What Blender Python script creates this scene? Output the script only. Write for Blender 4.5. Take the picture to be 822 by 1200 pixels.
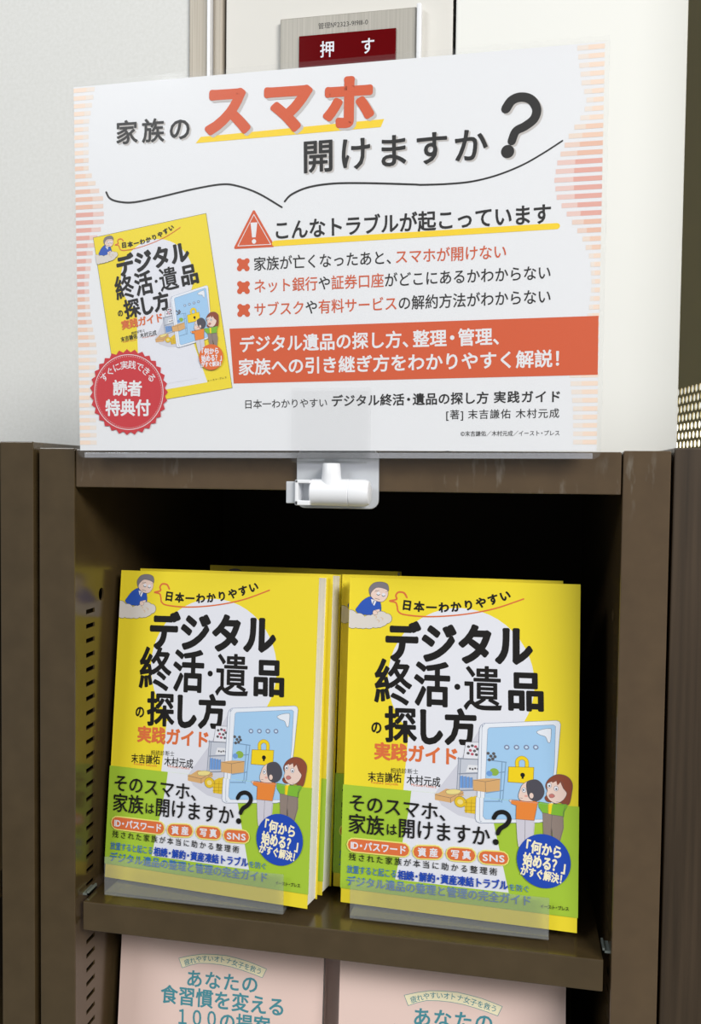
import bpy, bmesh, math, random
from mathutils import Matrix, Vector, Euler
from mathutils.geometry import tessellate_polygon

SC = bpy.context.scene
COL = SC.collection
for o in list(bpy.data.objects):
    bpy.data.objects.remove(o)

# ------------------------------------------------------------------ camera
cd = bpy.data.cameras.new('camera')
cam = bpy.data.objects.new('camera', cd); COL.objects.link(cam)
cd.sensor_fit = 'VERTICAL'; cd.sensor_height = 36.0; cd.lens = 30.0
cd.clip_start = 0.02; cd.clip_end = 60
CM = Matrix(((0.9822095, -0.0188403, 0.1868408), (0.1874305, 0.0369651, -0.9815821), (0.0115868, 0.9991389, 0.0398387)))
cam.matrix_world = Matrix.Translation((0.26410, -0.48204, -0.01642)) @ CM.to_4x4()
SC.camera = cam

# ------------------------------------------------------------------ light and exposure
SC.view_settings.view_transform = 'Standard'
SC.view_settings.look = 'None'
SC.view_settings.gamma = 1.0
SC.view_settings.use_curve_mapping = False
SC.view_settings.exposure = -0.12
wd = bpy.data.worlds.new('room_light'); SC.world = wd; wd.use_nodes = True
bg = wd.node_tree.nodes['Background']
bg.inputs['Color'].default_value = (0.93, 0.97, 1.0, 1); bg.inputs['Strength'].default_value = 0.24

def area(name, loc, target, sx, sy, power, color):
    l = bpy.data.lights.new(name, 'AREA'); l.shape = 'RECTANGLE'; l.size = sx; l.size_y = sy
    l.energy = power; l.color = color
    o = bpy.data.objects.new(name, l); COL.objects.link(o); o.location = loc
    o.rotation_euler = (Vector(target) - Vector(loc)).to_track_quat('-Z', 'Y').to_euler()
    return o
area('ceiling_light', (1.9, -1.9, 1.3), (0.2, 0.05, -0.05), 1.3, 0.7, 84, (1.0, 0.97, 0.93))
area('ceiling_light', (-1.15, -1.95, 1.45), (0.1, 0.1, 0.0), 0.9, 0.6, 30, (0.95, 0.98, 1.0))

# ------------------------------------------------------------------ materials
def lin(h):
    c = [int(h[i:i+2], 16) / 255 for i in (0, 2, 4)]
    return tuple(x / 12.92 if x <= 0.04045 else ((x + 0.055) / 1.055) ** 2.4 for x in c) + (1,)
def pbr(name, hexcol, rough=0.5, metal=0.0, spec=0.5, emit=0.0):
    m = bpy.data.materials.new(name); m.use_nodes = True
    b = m.node_tree.nodes['Principled BSDF']
    b.inputs['Base Color'].default_value = lin(hexcol); b.inputs['Roughness'].default_value = rough
    b.inputs['Metallic'].default_value = metal; b.inputs['Specular IOR Level'].default_value = spec
    if emit:
        b.inputs['Emission Color'].default_value = lin(hexcol); b.inputs['Emission Strength'].default_value = emit
    return m
def noise_into(m, scale_xyz, ca, cb, lo=0.35, hi=0.65, detail=5, bump=0.0):
    nt = m.node_tree; b = nt.nodes['Principled BSDF']; N = nt.nodes.new
    tc = N('ShaderNodeTexCoord'); mp = N('ShaderNodeMapping'); mp.inputs['Scale'].default_value = scale_xyz
    nz = N('ShaderNodeTexNoise'); nz.inputs['Scale'].default_value = 1.0; nz.inputs['Detail'].default_value = detail
    rp = N('ShaderNodeValToRGB'); rp.color_ramp.elements[0].position = lo; rp.color_ramp.elements[1].position = hi
    rp.color_ramp.elements[0].color = lin(ca); rp.color_ramp.elements[1].color = lin(cb)
    nt.links.new(tc.outputs['Object'], mp.inputs['Vector']); nt.links.new(mp.outputs['Vector'], nz.inputs['Vector'])
    nt.links.new(nz.outputs['Fac'], rp.inputs['Fac']); nt.links.new(rp.outputs['Color'], b.inputs['Base Color'])
    if bump:
        bp = N('ShaderNodeBump'); bp.inputs['Strength'].default_value = bump; bp.inputs['Distance'].default_value = 0.001
        nt.links.new(nz.outputs['Fac'], bp.inputs['Height']); nt.links.new(bp.outputs['Normal'], b.inputs['Normal'])
    return rp, tc

def paint_brown(name, worn_lit):
    """Brown baked enamel with fine mottling; worn pieces carry pale scuffs over a base warmed like reflected light."""
    m = pbr(name, '5a4c37', 0.21, spec=0.9)
    rp, tc = noise_into(m, (60, 60, 60), *(('52422f', '5a4934') if worn_lit else ('453823', '4d3f29')), 0.3, 0.7)  # lighter, redder base imitates a warm reflection
    nt = m.node_tree; N = nt.nodes.new; b = nt.nodes['Principled BSDF']
    if worn_lit:
        mp = N('ShaderNodeMapping'); mp.inputs['Scale'].default_value = (170, 40, 48)
        n1 = N('ShaderNodeTexNoise'); n1.inputs['Scale'].default_value = 1; n1.inputs['Detail'].default_value = 4
        n2 = N('ShaderNodeTexNoise'); n2.inputs['Scale'].default_value = 22; n2.inputs['Detail'].default_value = 1
        r1 = N('ShaderNodeValToRGB'); r1.color_ramp.elements[0].position = 0.56; r1.color_ramp.elements[1].position = 0.72
        r2 = N('ShaderNodeValToRGB'); r2.color_ramp.elements[0].position = 0.5; r2.color_ramp.elements[1].position = 0.62
        mu = N('ShaderNodeMath'); mu.operation = 'MULTIPLY'
        m2 = N('ShaderNodeMath'); m2.operation = 'MULTIPLY'; m2.inputs[1].default_value = 0.45
        sx = N('ShaderNodeSeparateXYZ'); mr = N('ShaderNodeMapRange')     # scuffs sit near the top edge
        mr.inputs['From Min'].default_value = -0.075; mr.inputs['From Max'].default_value = -0.02
        m3 = N('ShaderNodeMath'); m3.operation = 'MULTIPLY'
        mx = N('ShaderNodeMix'); mx.data_type = 'RGBA'; mx.inputs[7].default_value = lin('8f8a80')
        L = nt.links.new
        L(tc.outputs['Object'], mp.inputs['Vector']); L(mp.outputs['Vector'], n1.inputs['Vector'])
        L(tc.outputs['Object'], n2.inputs['Vector']); L(n1.outputs['Fac'], r1.inputs['Fac']); L(n2.outputs['Fac'], r2.inputs['Fac'])
        L(r1.outputs['Color'], mu.inputs[0]); L(r2.outputs['Color'], mu.inputs[1]); L(mu.outputs[0], m2.inputs[0])
        L(tc.outputs['Object'], sx.inputs['Vector']); L(sx.outputs['Z'], mr.inputs['Value'])
        L(m2.outputs[0], m3.inputs[0]); L(mr.outputs['Result'], m3.inputs[1])
        L(m3.outputs[0], mx.inputs[0]); L(rp.outputs['Color'], mx.inputs[6]); L(mx.outputs[2], b.inputs['Base Color'])
    return m

def clear_plastic(name, haze, tint, rough=0.06, ior=1.45):
    m = bpy.data.materials.new(name); m.use_nodes = True; nt = m.node_tree; nt.nodes.clear(); N = nt.nodes.new
    out = N('ShaderNodeOutputMaterial'); tr = N('ShaderNodeBsdfTransparent'); tr.inputs['Color'].default_value = lin(tint)
    gl = N('ShaderNodeBsdfGlossy'); gl.inputs['Roughness'].default_value = rough
    df = N('ShaderNodeBsdfDiffuse'); df.inputs['Color'].default_value = (0.85, 0.88, 0.92, 1)
    fr = N('ShaderNodeFresnel'); fr.inputs['IOR'].default_value = ior
    m1 = N('ShaderNodeMixShader'); m1.inputs[0].default_value = haze
    m2 = N('ShaderNodeMixShader'); L = nt.links.new
    L(tr.outputs[0], m1.inputs[1]); L(df.outputs[0], m1.inputs[2])
    ge = N('ShaderNodeNewGeometry'); iv = N('ShaderNodeMath'); iv.operation = 'SUBTRACT'; iv.inputs[0].default_value = 1.0
    mf = N('ShaderNodeMath'); mf.operation = 'MULTIPLY'     # thin sheet: reflect on entering only, never inside it
    L(ge.outputs['Backfacing'], iv.inputs[1]); L(fr.outputs[0], mf.inputs[0]); L(iv.outputs[0], mf.inputs[1]); L(mf.outputs[0], m2.inputs[0])
    L(m1.outputs[0], m2.inputs[1]); L(gl.outputs[0], m2.inputs[2]); L(m2.outputs[0], out.inputs['Surface'])
    return m

BROWN = paint_brown('brown_enamel', False)
BACK = pbr('shaded_back_sheet', '2c2417', 0.6, spec=0.2)  # darker than the enamel: shade inside the shelf put into the colour
BROWN_WORN_LIT = paint_brown('brown_enamel_worn_lit', True)  # real scuffs, plus reflected light painted into the base colour
WALL = pbr('white_wall', 'd9d9d6', 0.75); noise_into(WALL, (300, 300, 300), 'dadbd8', 'e1e2e0', 0.3, 0.7, 4, 0.04)
PANEL = pbr('white_steel_panel', 'dcdad4', 0.5)
CREAM_WALL = pbr('cream_column', 'eaebe7', 0.6)
OLIVE = pbr('olive_steel', 'a89a68', 0.55)
ALU = pbr('brushed_aluminium', 'c9c2b4', 0.5, 0.3); noise_into(ALU, (900, 900, 6), 'a0978a', 'b8b0a2', 0.3, 0.7, 3)
PLATE = pbr('brushed_plate', 'c8c4ba', 0.5, 0.3); noise_into(PLATE, (1200, 1200, 8), 'a5a198', 'b9b5ac', 0.3, 0.7, 3)
DARK = pbr('black_gap', '15130f', 0.7)
ZINC = pbr('zinc_clip', 'b9c6c2', 0.35, 0.7)
WHITE_PL = pbr('white_plastic', 'eceef2', 0.32)
MILKY = clear_plastic('milky_clear_plastic', 0.55, 'f2f5fb', 0.1)
FOLD = clear_plastic('folded_film', 0.25, 'f4f2f6', 0.08)
CLEAR = clear_plastic('clear_plastic', 0.01, 'ffffff', 0.05)
FILM = clear_plastic('clear_film', 0.012, 'ffffff', 0.07, 1.38)
ACRYL = clear_plastic('acrylic', 0.085, 'f2f3f1', 0.06)
PAGES = pbr('book_pages', 'e6e4df', 0.8); noise_into(PAGES, (4, 2600, 4), 'dcdad6', 'f4f3f0', 0.35, 0.65, 1)
PAPER_EDGE = pbr('paper_edge', 'eceae4', 0.7)
WOOD = pbr('dark_woodgrain', '4a3c34', 0.4); noise_into(WOOD, (220, 220, 7), '30261b', '46392b', 0.3, 0.7, 8)
RED_WIN = pbr('red_window', '62050a', 0.12, spec=0.12)
FLOOR = pbr('floor_tile', '8f8a80', 0.5)
GLOW_PANEL = pbr('glow_sheet', 'fffdf2', 0.5, emit=2.2)  # self-lit sheet added to brighten the holes of the perforated panel

INKS = dict(white='e3e5ee', paper='e7e9ed', yellow='eed932', green='a4c63a', ink='1a1817', ink2='5d5a5c', line='7f8ba8', orange='dc7140', red='d35a30',
    crim='c9343c', blue='2049b4', blue2='3f78b8', cream='f6eecb', yel='f5d327', shade='c4c0be', cone='cfd0dc', tan='d8aa72', straw='ead98c', gold='e3bf2c',
    gold2='f1d21c', dgold='9c7a17', rackf='c5cad6', rack='8e95a6', rackw='e2e4ea', rack2='7d9dbe', red2='b9596a', book='6f9bd8', phone='e6ebf4', screen='a3cbee',
    screen2='c6def4', globe='8db24a', hair1='4f4d57', hair2='8d4b37', hair3='7d7880', skin='e9cfc4', lips='c77a74', blush='e2a79c', green2='7fb838', pants1='cfccd8',
    pants2='8f8078', orange2='e8873a', suit='2d57b6', suit2='243a78', cloud='d9d3cd', glow='ebe27a', teal='4a8f9c', ribbon='dfe3d6', pink='e9cfc6',
    st0='f2dccb', st1='eecdb9', st2='e8bda9', st3='e3aba0', st0f='ece1d8', st1f='ebdacd', st2f='e9d1c5', st3f='e8c9c2')
INK = {k: pbr('print_' + k, v, 0.38, spec=0.4) for k, v in INKS.items()}

# ------------------------------------------------------------------ object helpers
def tag(o, label=None, cat=None, group=None, kind=None):
    if label: o['label'] = label
    if cat: o['category'] = cat
    if group: o['group'] = group
    if kind: o['kind'] = kind
    return o
def empty(name, loc=(0, 0, 0), rot=(0, 0, 0), mode='XYZ'):
    o = bpy.data.objects.new(name, None); COL.objects.link(o); o.empty_display_size = 0.02
    o.rotation_mode = mode; o.location = loc; o.rotation_euler = rot
    return o
def link(name, me, mats, parent=None):
    for m in (mats if isinstance(mats, (list, tuple)) else [mats]): me.materials.append(m)
    o = bpy.data.objects.new(name, me); COL.objects.link(o); o.parent = parent
    return o
def finish(name, bm, mats, parent=None, smooth=False, bevel=0.0, seg=2):
    bmesh.ops.remove_doubles(bm, verts=bm.verts, dist=1e-7)
    if bevel:
        es = [e for e in bm.edges if len(e.link_faces) == 2 and e.calc_face_angle(0) > 0.5]
        bmesh.ops.bevel(bm, geom=es, offset=bevel, segments=seg, affect='EDGES', profile=0.5)
    bmesh.ops.recalc_face_normals(bm, faces=bm.faces)
    me = bpy.data.meshes.new(name); bm.to_mesh(me); bm.free()
    if smooth:
        for p in me.polygons: p.use_smooth = True
        me.set_sharp_from_angle(angle=math.radians(35))
    return link(name, me, mats, parent)
def box(bm, x0, x1, y0, y1, z0, z1):
    v = [bm.verts.new((x, y, z)) for x in (x0, x1) for y in (y0, y1) for z in (z0, z1)]
    for q in ((0, 1, 3, 2), (4, 6, 7, 5), (0, 4, 5, 1), (2, 3, 7, 6), (0, 2, 6, 4), (1, 5, 7, 3)):
        bm.faces.new([v[i] for i in q])
def boxes(name, bs, mat, parent=None, bevel=0.0, seg=2):
    """Several overlapping solids of one sheet-metal part, each bevelled on its own."""
    bm = bmesh.new()
    for b in bs: box(bm, *b)
    if bevel:
        bmesh.ops.bevel(bm, geom=list(bm.edges), offset=bevel, segments=seg, affect='EDGES', profile=0.5)
    bmesh.ops.recalc_face_normals(bm, faces=bm.faces)
    me = bpy.data.meshes.new(name); bm.to_mesh(me); bm.free()
    return link(name, me, mat, parent)
def prism(bm, pts, a, b, axis):
    """Extrude a 2D outline between a and b along an axis."""
    def P(p, t):
        return {'x': (t, p[0], p[1]), 'y': (p[0], t, p[1]), 'z': (p[0], p[1], t)}[axis]
    lo = [bm.verts.new(P(p, a)) for p in pts]; hi = [bm.verts.new(P(p, b)) for p in pts]
    n = len(pts)
    bm.faces.new(lo[::-1]); bm.faces.new(hi)
    for i in range(n): bm.faces.new((lo[i], lo[(i + 1) % n], hi[(i + 1) % n], hi[i]))
def rounded(x0, x1, z0, z1, r, n=6):
    out = []
    for cx, cz, a0 in ((x1 - r, z1 - r, 0), (x0 + r, z1 - r, 90), (x0 + r, z0 + r, 180), (x1 - r, z0 + r, 270)):
        for i in range(n + 1):
            a = math.radians(a0 + 90 * i / n); out.append((cx + r * math.cos(a), cz + r * math.sin(a)))
    return out
def lathe(bm, prof, n, axis_point, axis='x'):
    """Revolve (t, r) pairs about an axis through axis_point."""
    rings = []
    for t, r in prof:
        ring = []
        for i in range(n):
            a = 2 * math.pi * i / n; c, s = r * math.cos(a), r * math.sin(a)
            p = {'x': (t, c, s), 'z': (c, s, t), 'y': (c, t, s)}[axis]
            ring.append(bm.verts.new(Vector(axis_point) + Vector(p)))
        rings.append(ring)
    for k in range(len(rings) - 1):
        for i in range(n):
            bm.faces.new((rings[k][i], rings[k][(i + 1) % n], rings[k + 1][(i + 1) % n], rings[k + 1][i]))
    bm.faces.new(rings[0][::-1]); bm.faces.new(rings[-1])
def copy_tree(o, parent=None):
    c = o.copy(); COL.objects.link(c); c.parent = parent
    for ch in list(o.children): copy_tree(ch, c)
    return c

# ------------------------------------------------------------------ printed sheets
GLYPH = {}
def glyph(ch):
    """Outline of one character as flat faces (unit em), its rim edges and its extent."""
    if ch in GLYPH: return GLYPH[ch]
    c = bpy.data.curves.new('glyph', 'FONT'); c.body = ch; c.size = 1; c.resolution_u = 3
    o = bpy.data.objects.new('glyph', c); COL.objects.link(o)
    bpy.context.view_layer.update()
    ev = o.evaluated_get(bpy.context.evaluated_depsgraph_get()); me = ev.to_mesh()
    V = [(v.co.x, v.co.y) for v in me.vertices]; F = [tuple(p.vertices) for p in me.polygons]
    cnt = {}; first = {}
    idx = [first.setdefault((round(p[0], 5), round(p[1], 5)), i) for i, p in enumerate(V)]   # doubled vertices count as one
    F = [tuple(idx[i] for i in f) for f in F]
    for f in F:
        for i in range(len(f)):
            k = tuple(sorted((f[i], f[(i + 1) % len(f)]))); cnt[k] = cnt.get(k, 0) + 1
    rim = [k for k, n in cnt.items() if n == 1]
    ev.to_mesh_clear(); bpy.data.objects.remove(o); bpy.data.curves.remove(c)
    xs = [p[0] for p in V] or [0, 0.3]
    wide = ord(ch) > 0x2E00 or ch in '・'
    lo, hi = min(xs), max(xs)
    if ch == '・': adv, off = 0.62, 0.19
    elif ch in '、': adv, off = 0.62, 0.0
    elif ch in '「': adv, off = 0.55, 0.5
    elif ch in '」': adv, off = 0.6, 0.0
    elif wide: adv, off = 1.0, 0.0
    elif ch == ' ': adv, off = 0.35, 0.0
    else: adv, off = hi - lo + 0.1, lo - 0.05
    GLYPH[ch] = (V, F, rim, adv, off, lo, hi)
    return GLYPH[ch]
def catmull(pts, closed, n=6):
    out = []; N = len(pts)
    for i in range(N if closed else N - 1):
        g = (lambda j: pts[j % N]) if closed else (lambda j: pts[max(0, min(N - 1, j))])
        p0, p1, p2, p3 = g(i - 1), g(i), g(i + 1), g(i + 2)
        for k in range(n):
            t = k / n
            out.append(tuple(0.5 * (2 * p1[d] + (p2[d] - p0[d]) * t + (2 * p0[d] - 5 * p1[d] + 4 * p2[d] - p3[d]) * t * t + (3 * p1[d] - p0[d] - 3 * p2[d] + p3[d]) * t ** 3) for d in (0, 1)))
    if not closed: out.append(tuple(pts[-1][:2]))
    return out
class Sheet:
    """Printed artwork in millimetres on a flat sheet: x to the right, y up, layers stacked outwards."""
    def __init__(s, clips=(), xf=(1, 0, 0, 0), ink='ink'):
        s.f = []; s.n = 0; s.clips = list(clips); s.xf = xf    # xf = scale, angle, dx, dy
    def step(s):
        s.n = s.n % 21 + 1; return s.n * 0.045      # pieces of one stroke lie a hair apart, like ink over ink
    def face(s, pts, l, col):
        k, a, dx, dy = s.xf
        ca, sa = math.cos(a) * k, math.sin(a) * k
        for ax, sg, val in s.clips:              # keep sg*(p[ax]-val) >= 0
            out = []
            for i in range(len(pts)):
                p, q = pts[i], pts[(i + 1) % len(pts)]
                dp, dq = sg * (p[ax] - val), sg * (q[ax] - val)
                if dp >= 0: out.append(p)
                if (dp >= 0) != (dq >= 0):
                    t = dp / (dp - dq); out.append((p[0] + (q[0] - p[0]) * t, p[1] + (q[1] - p[1]) * t))
            pts = out
            if len(pts) < 3: return
        s.f.append(([(p[0] * ca - p[1] * sa + dx, p[0] * sa + p[1] * ca + dy) for p in pts], l, col))
    def poly(s, pts, l, col):
        l += s.step(); v = [Vector((p[0], p[1], 0)) for p in pts]
        for t in tessellate_polygon([v]): s.face([pts[i] for i in t], l, col)
    def disc(s, x, y, rx, ry, l, col, n=8):
        l += s.step()
        s.face([(x + rx * math.cos(2 * math.pi * i / n), y + ry * math.sin(2 * math.pi * i / n)) for i in range(n)], l, col)
    def stroke(s, pts, w0, w1, l, col):
        n = len(pts)
        W = [(w0 + (w1 - w0) * i / max(1, n - 1)) / 2 for i in range(n)]
        for i in range(n):
            s.disc(pts[i][0], pts[i][1], W[i], W[i], l, col, 10)
            if i < n - 1:
                (x0, y0), (x1, y1) = pts[i][:2], pts[i + 1][:2]; d = math.hypot(x1 - x0, y1 - y0)
                if d < 1e-6: continue
                nx, ny = -(y1 - y0) / d, (x1 - x0) / d
                s.face([(x0 + nx * W[i], y0 + ny * W[i]), (x0 - nx * W[i], y0 - ny * W[i]), (x1 - nx * W[i + 1], y1 - ny * W[i + 1]), (x1 + nx * W[i + 1], y1 + ny * W[i + 1])], l + s.step(), col)
    def put(s, ch, fn, bold, em, l, col):
        """Place a glyph; bold thickens the strokes all round with round corners (fraction of the em)."""
        V, F, rim = glyph(ch)[:3]
        P = [fn(*p) for p in V]
        for f in F: s.face([P[i] for i in f], l, col)
        r = bold * em
        if r > 0.004:
            kept = []
            for a, b in rim:
                (x0, y0), (x1, y1) = P[a], P[b]; d = math.hypot(x1 - x0, y1 - y0)
                if d < 1e-7: continue
                nx, ny = -(y1 - y0) / d * r, (x1 - x0) / d * r
                if d > 0.3 * r: s.face([(x0 + nx, y0 + ny), (x0 - nx, y0 - ny), (x1 - nx, y1 - ny), (x1 + nx, y1 + ny)], l + s.step(), col)
                for i in (a, b):
                    if all((P[i][0] - q[0]) ** 2 + (P[i][1] - q[1]) ** 2 > 0.07 * r * r for q in kept):
                        kept.append(P[i]); s.disc(P[i][0], P[i][1], r, r, l, col, 12 if r > 0.8 else 8)
    def text(s, txt, x0, y0, x1, y1, h, bold, l, col):
        cols = []
        for part in col.split(','):
            c = part.split(':'); cols += [c[0]] * (int(c[1]) if len(c) > 1 else 999)
        em = h / (0.91 + 2 * bold); pen = 0; lay = []
        for ch in txt:
            V, F, rim, adv, off, lo, hi = glyph(ch); lay.append((ch, pen - off)); pen += adv
        a = lay[0][1] + glyph(txt[0])[5] - bold; b = lay[-1][1] + glyph(txt[-1])[6] + bold
        L = math.hypot(x1 - x0, y1 - y0); k = L / (b - a); gx = min(em * (1.35 if txt.isascii() else 1.0), k)
        ux, uy = (x1 - x0) / L, (y1 - y0) / L
        for i, (ch, px) in enumerate(lay):
            if ch == ' ': continue
            V, F, rim, adv, off, lo, hi = glyph(ch)
            mid = (lo + hi) / 2; cx = (px + mid - a) * k
            def fn(gxx, gyy, cx=cx, mid=mid):
                u = cx + (gxx - mid) * gx; v = (gyy - 0.38) * em
                return (x0 + u * ux - v * uy, y0 + u * uy + v * ux)
            s.put(ch, fn, bold, em, l, cols[i])
    def along(s, txt, pts, h, bold, l, col):
        P = catmull(pts, False, 12); D = [0]
        for i in range(1, len(P)): D.append(D[-1] + math.hypot(P[i][0] - P[i-1][0], P[i][1] - P[i-1][1]))
        em = h / (0.91 + 2 * bold); n = len(txt); first = em * 0.45; step = (D[-1] - 2 * first) / max(1, n - 1)
        def at(d):
            for i in range(1, len(P)):
                if D[i] >= d or i == len(P) - 1:
                    t = (d - D[i-1]) / max(1e-9, D[i] - D[i-1])
                    return (P[i-1][0] + (P[i][0] - P[i-1][0]) * t, P[i-1][1] + (P[i][1] - P[i-1][1]) * t)
        for i, ch in enumerate(txt):
            d = first + i * step; c = at(d); a = at(max(0, d - em * .5)); b = at(min(D[-1], d + em * .5))
            q = math.atan2(b[1] - a[1], b[0] - a[0]); ca, sa = math.cos(q), math.sin(q)
            lo, hi = glyph(ch)[5:7]; mid = (lo + hi) / 2
            def fn(gx, gy):
                u, v = (gx - mid) * em, (gy - 0.38) * em
                return (c[0] + u * ca - v * sa, c[1] + u * sa + v * ca)
            s.put(ch, fn, bold, em, l, col)
    def run(s, ops, lift=0):
        for o in ops:
            k, col, l = o[0], o[1], o[2] + lift
            if k == 'P': s.poly(o[3], l, col)
            elif k == 'B':
                q = catmull(o[3], True, 5); s.poly(q, l, col)
                if o[4]: s.stroke(q + [q[0]], o[4], o[4], l + 1, 'ink2')
            elif k == 'L': s.stroke(catmull(o[3], False, 6) if o[6] and len(o[3]) > 2 else o[3], o[4], o[5], l, col)
            elif k == 'D':
                s.disc(o[3], o[4], o[5], o[6], l, col, 12 if o[5] < 2 else 48)
                if o[7]:
                    q = [(o[3] + o[5] * math.cos(i * math.pi / 9), o[4] + o[6] * math.sin(i * math.pi / 9)) for i in range(19)]
                    s.stroke(q, o[7], o[7], l + 1, 'ink2')
            elif k == 'T': s.text(o[3], *o[4], o[5], o[6], l, col)
            elif k == 'W': s.along(o[3], o[4], o[5], o[6], l, col)
    def mesh(s, name, base, mats, unit=0.001, thick=0.0003, bleed='paper', layer=0.00004):
        """base = outline (mm) of the sheet itself, given real thickness; returns an object without parent."""
        V, F, MI = [], [], []; used = []
        def mi(c):
            if c not in used: used.append(c)
            return used.index(c)
        n = len(base)
        fr = [(p[0] * unit, 0, p[1] * unit) for p in base]; bk = [(p[0] * unit, thick, p[1] * unit) for p in base]
        V += fr + bk
        F.append(list(range(n))); F.append(list(range(2 * n - 1, n - 1, -1)))
        for i in range(n): F.append([i, n + i, n + (i + 1) % n, (i + 1) % n])
        MI += [mi(bleed)] * (n + 2)
        for pts, l, c in s.f:
            i0 = len(V)
            ar = sum(pts[i][0] * pts[(i + 1) % len(pts)][1] - pts[(i + 1) % len(pts)][0] * pts[i][1] for i in range(len(pts)))
            if abs(ar) < 1e-9: continue
            if ar < 0: pts = pts[::-1]
            V += [(p[0] * unit, -layer * l, p[1] * unit) for p in pts]; F.append(list(range(i0, len(V)))); MI.append(mi(c))
        me = bpy.data.meshes.new(name); me.from_pydata(V, [], F); me.update()
        me.polygons.foreach_set('material_index', MI)
        return link(name, me, [INK[c] for c in used], mats)
def rect(x0, y0, x1, y1): return [(x0, y0), (x1, y0), (x1, y1), (x0, y1)]

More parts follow.
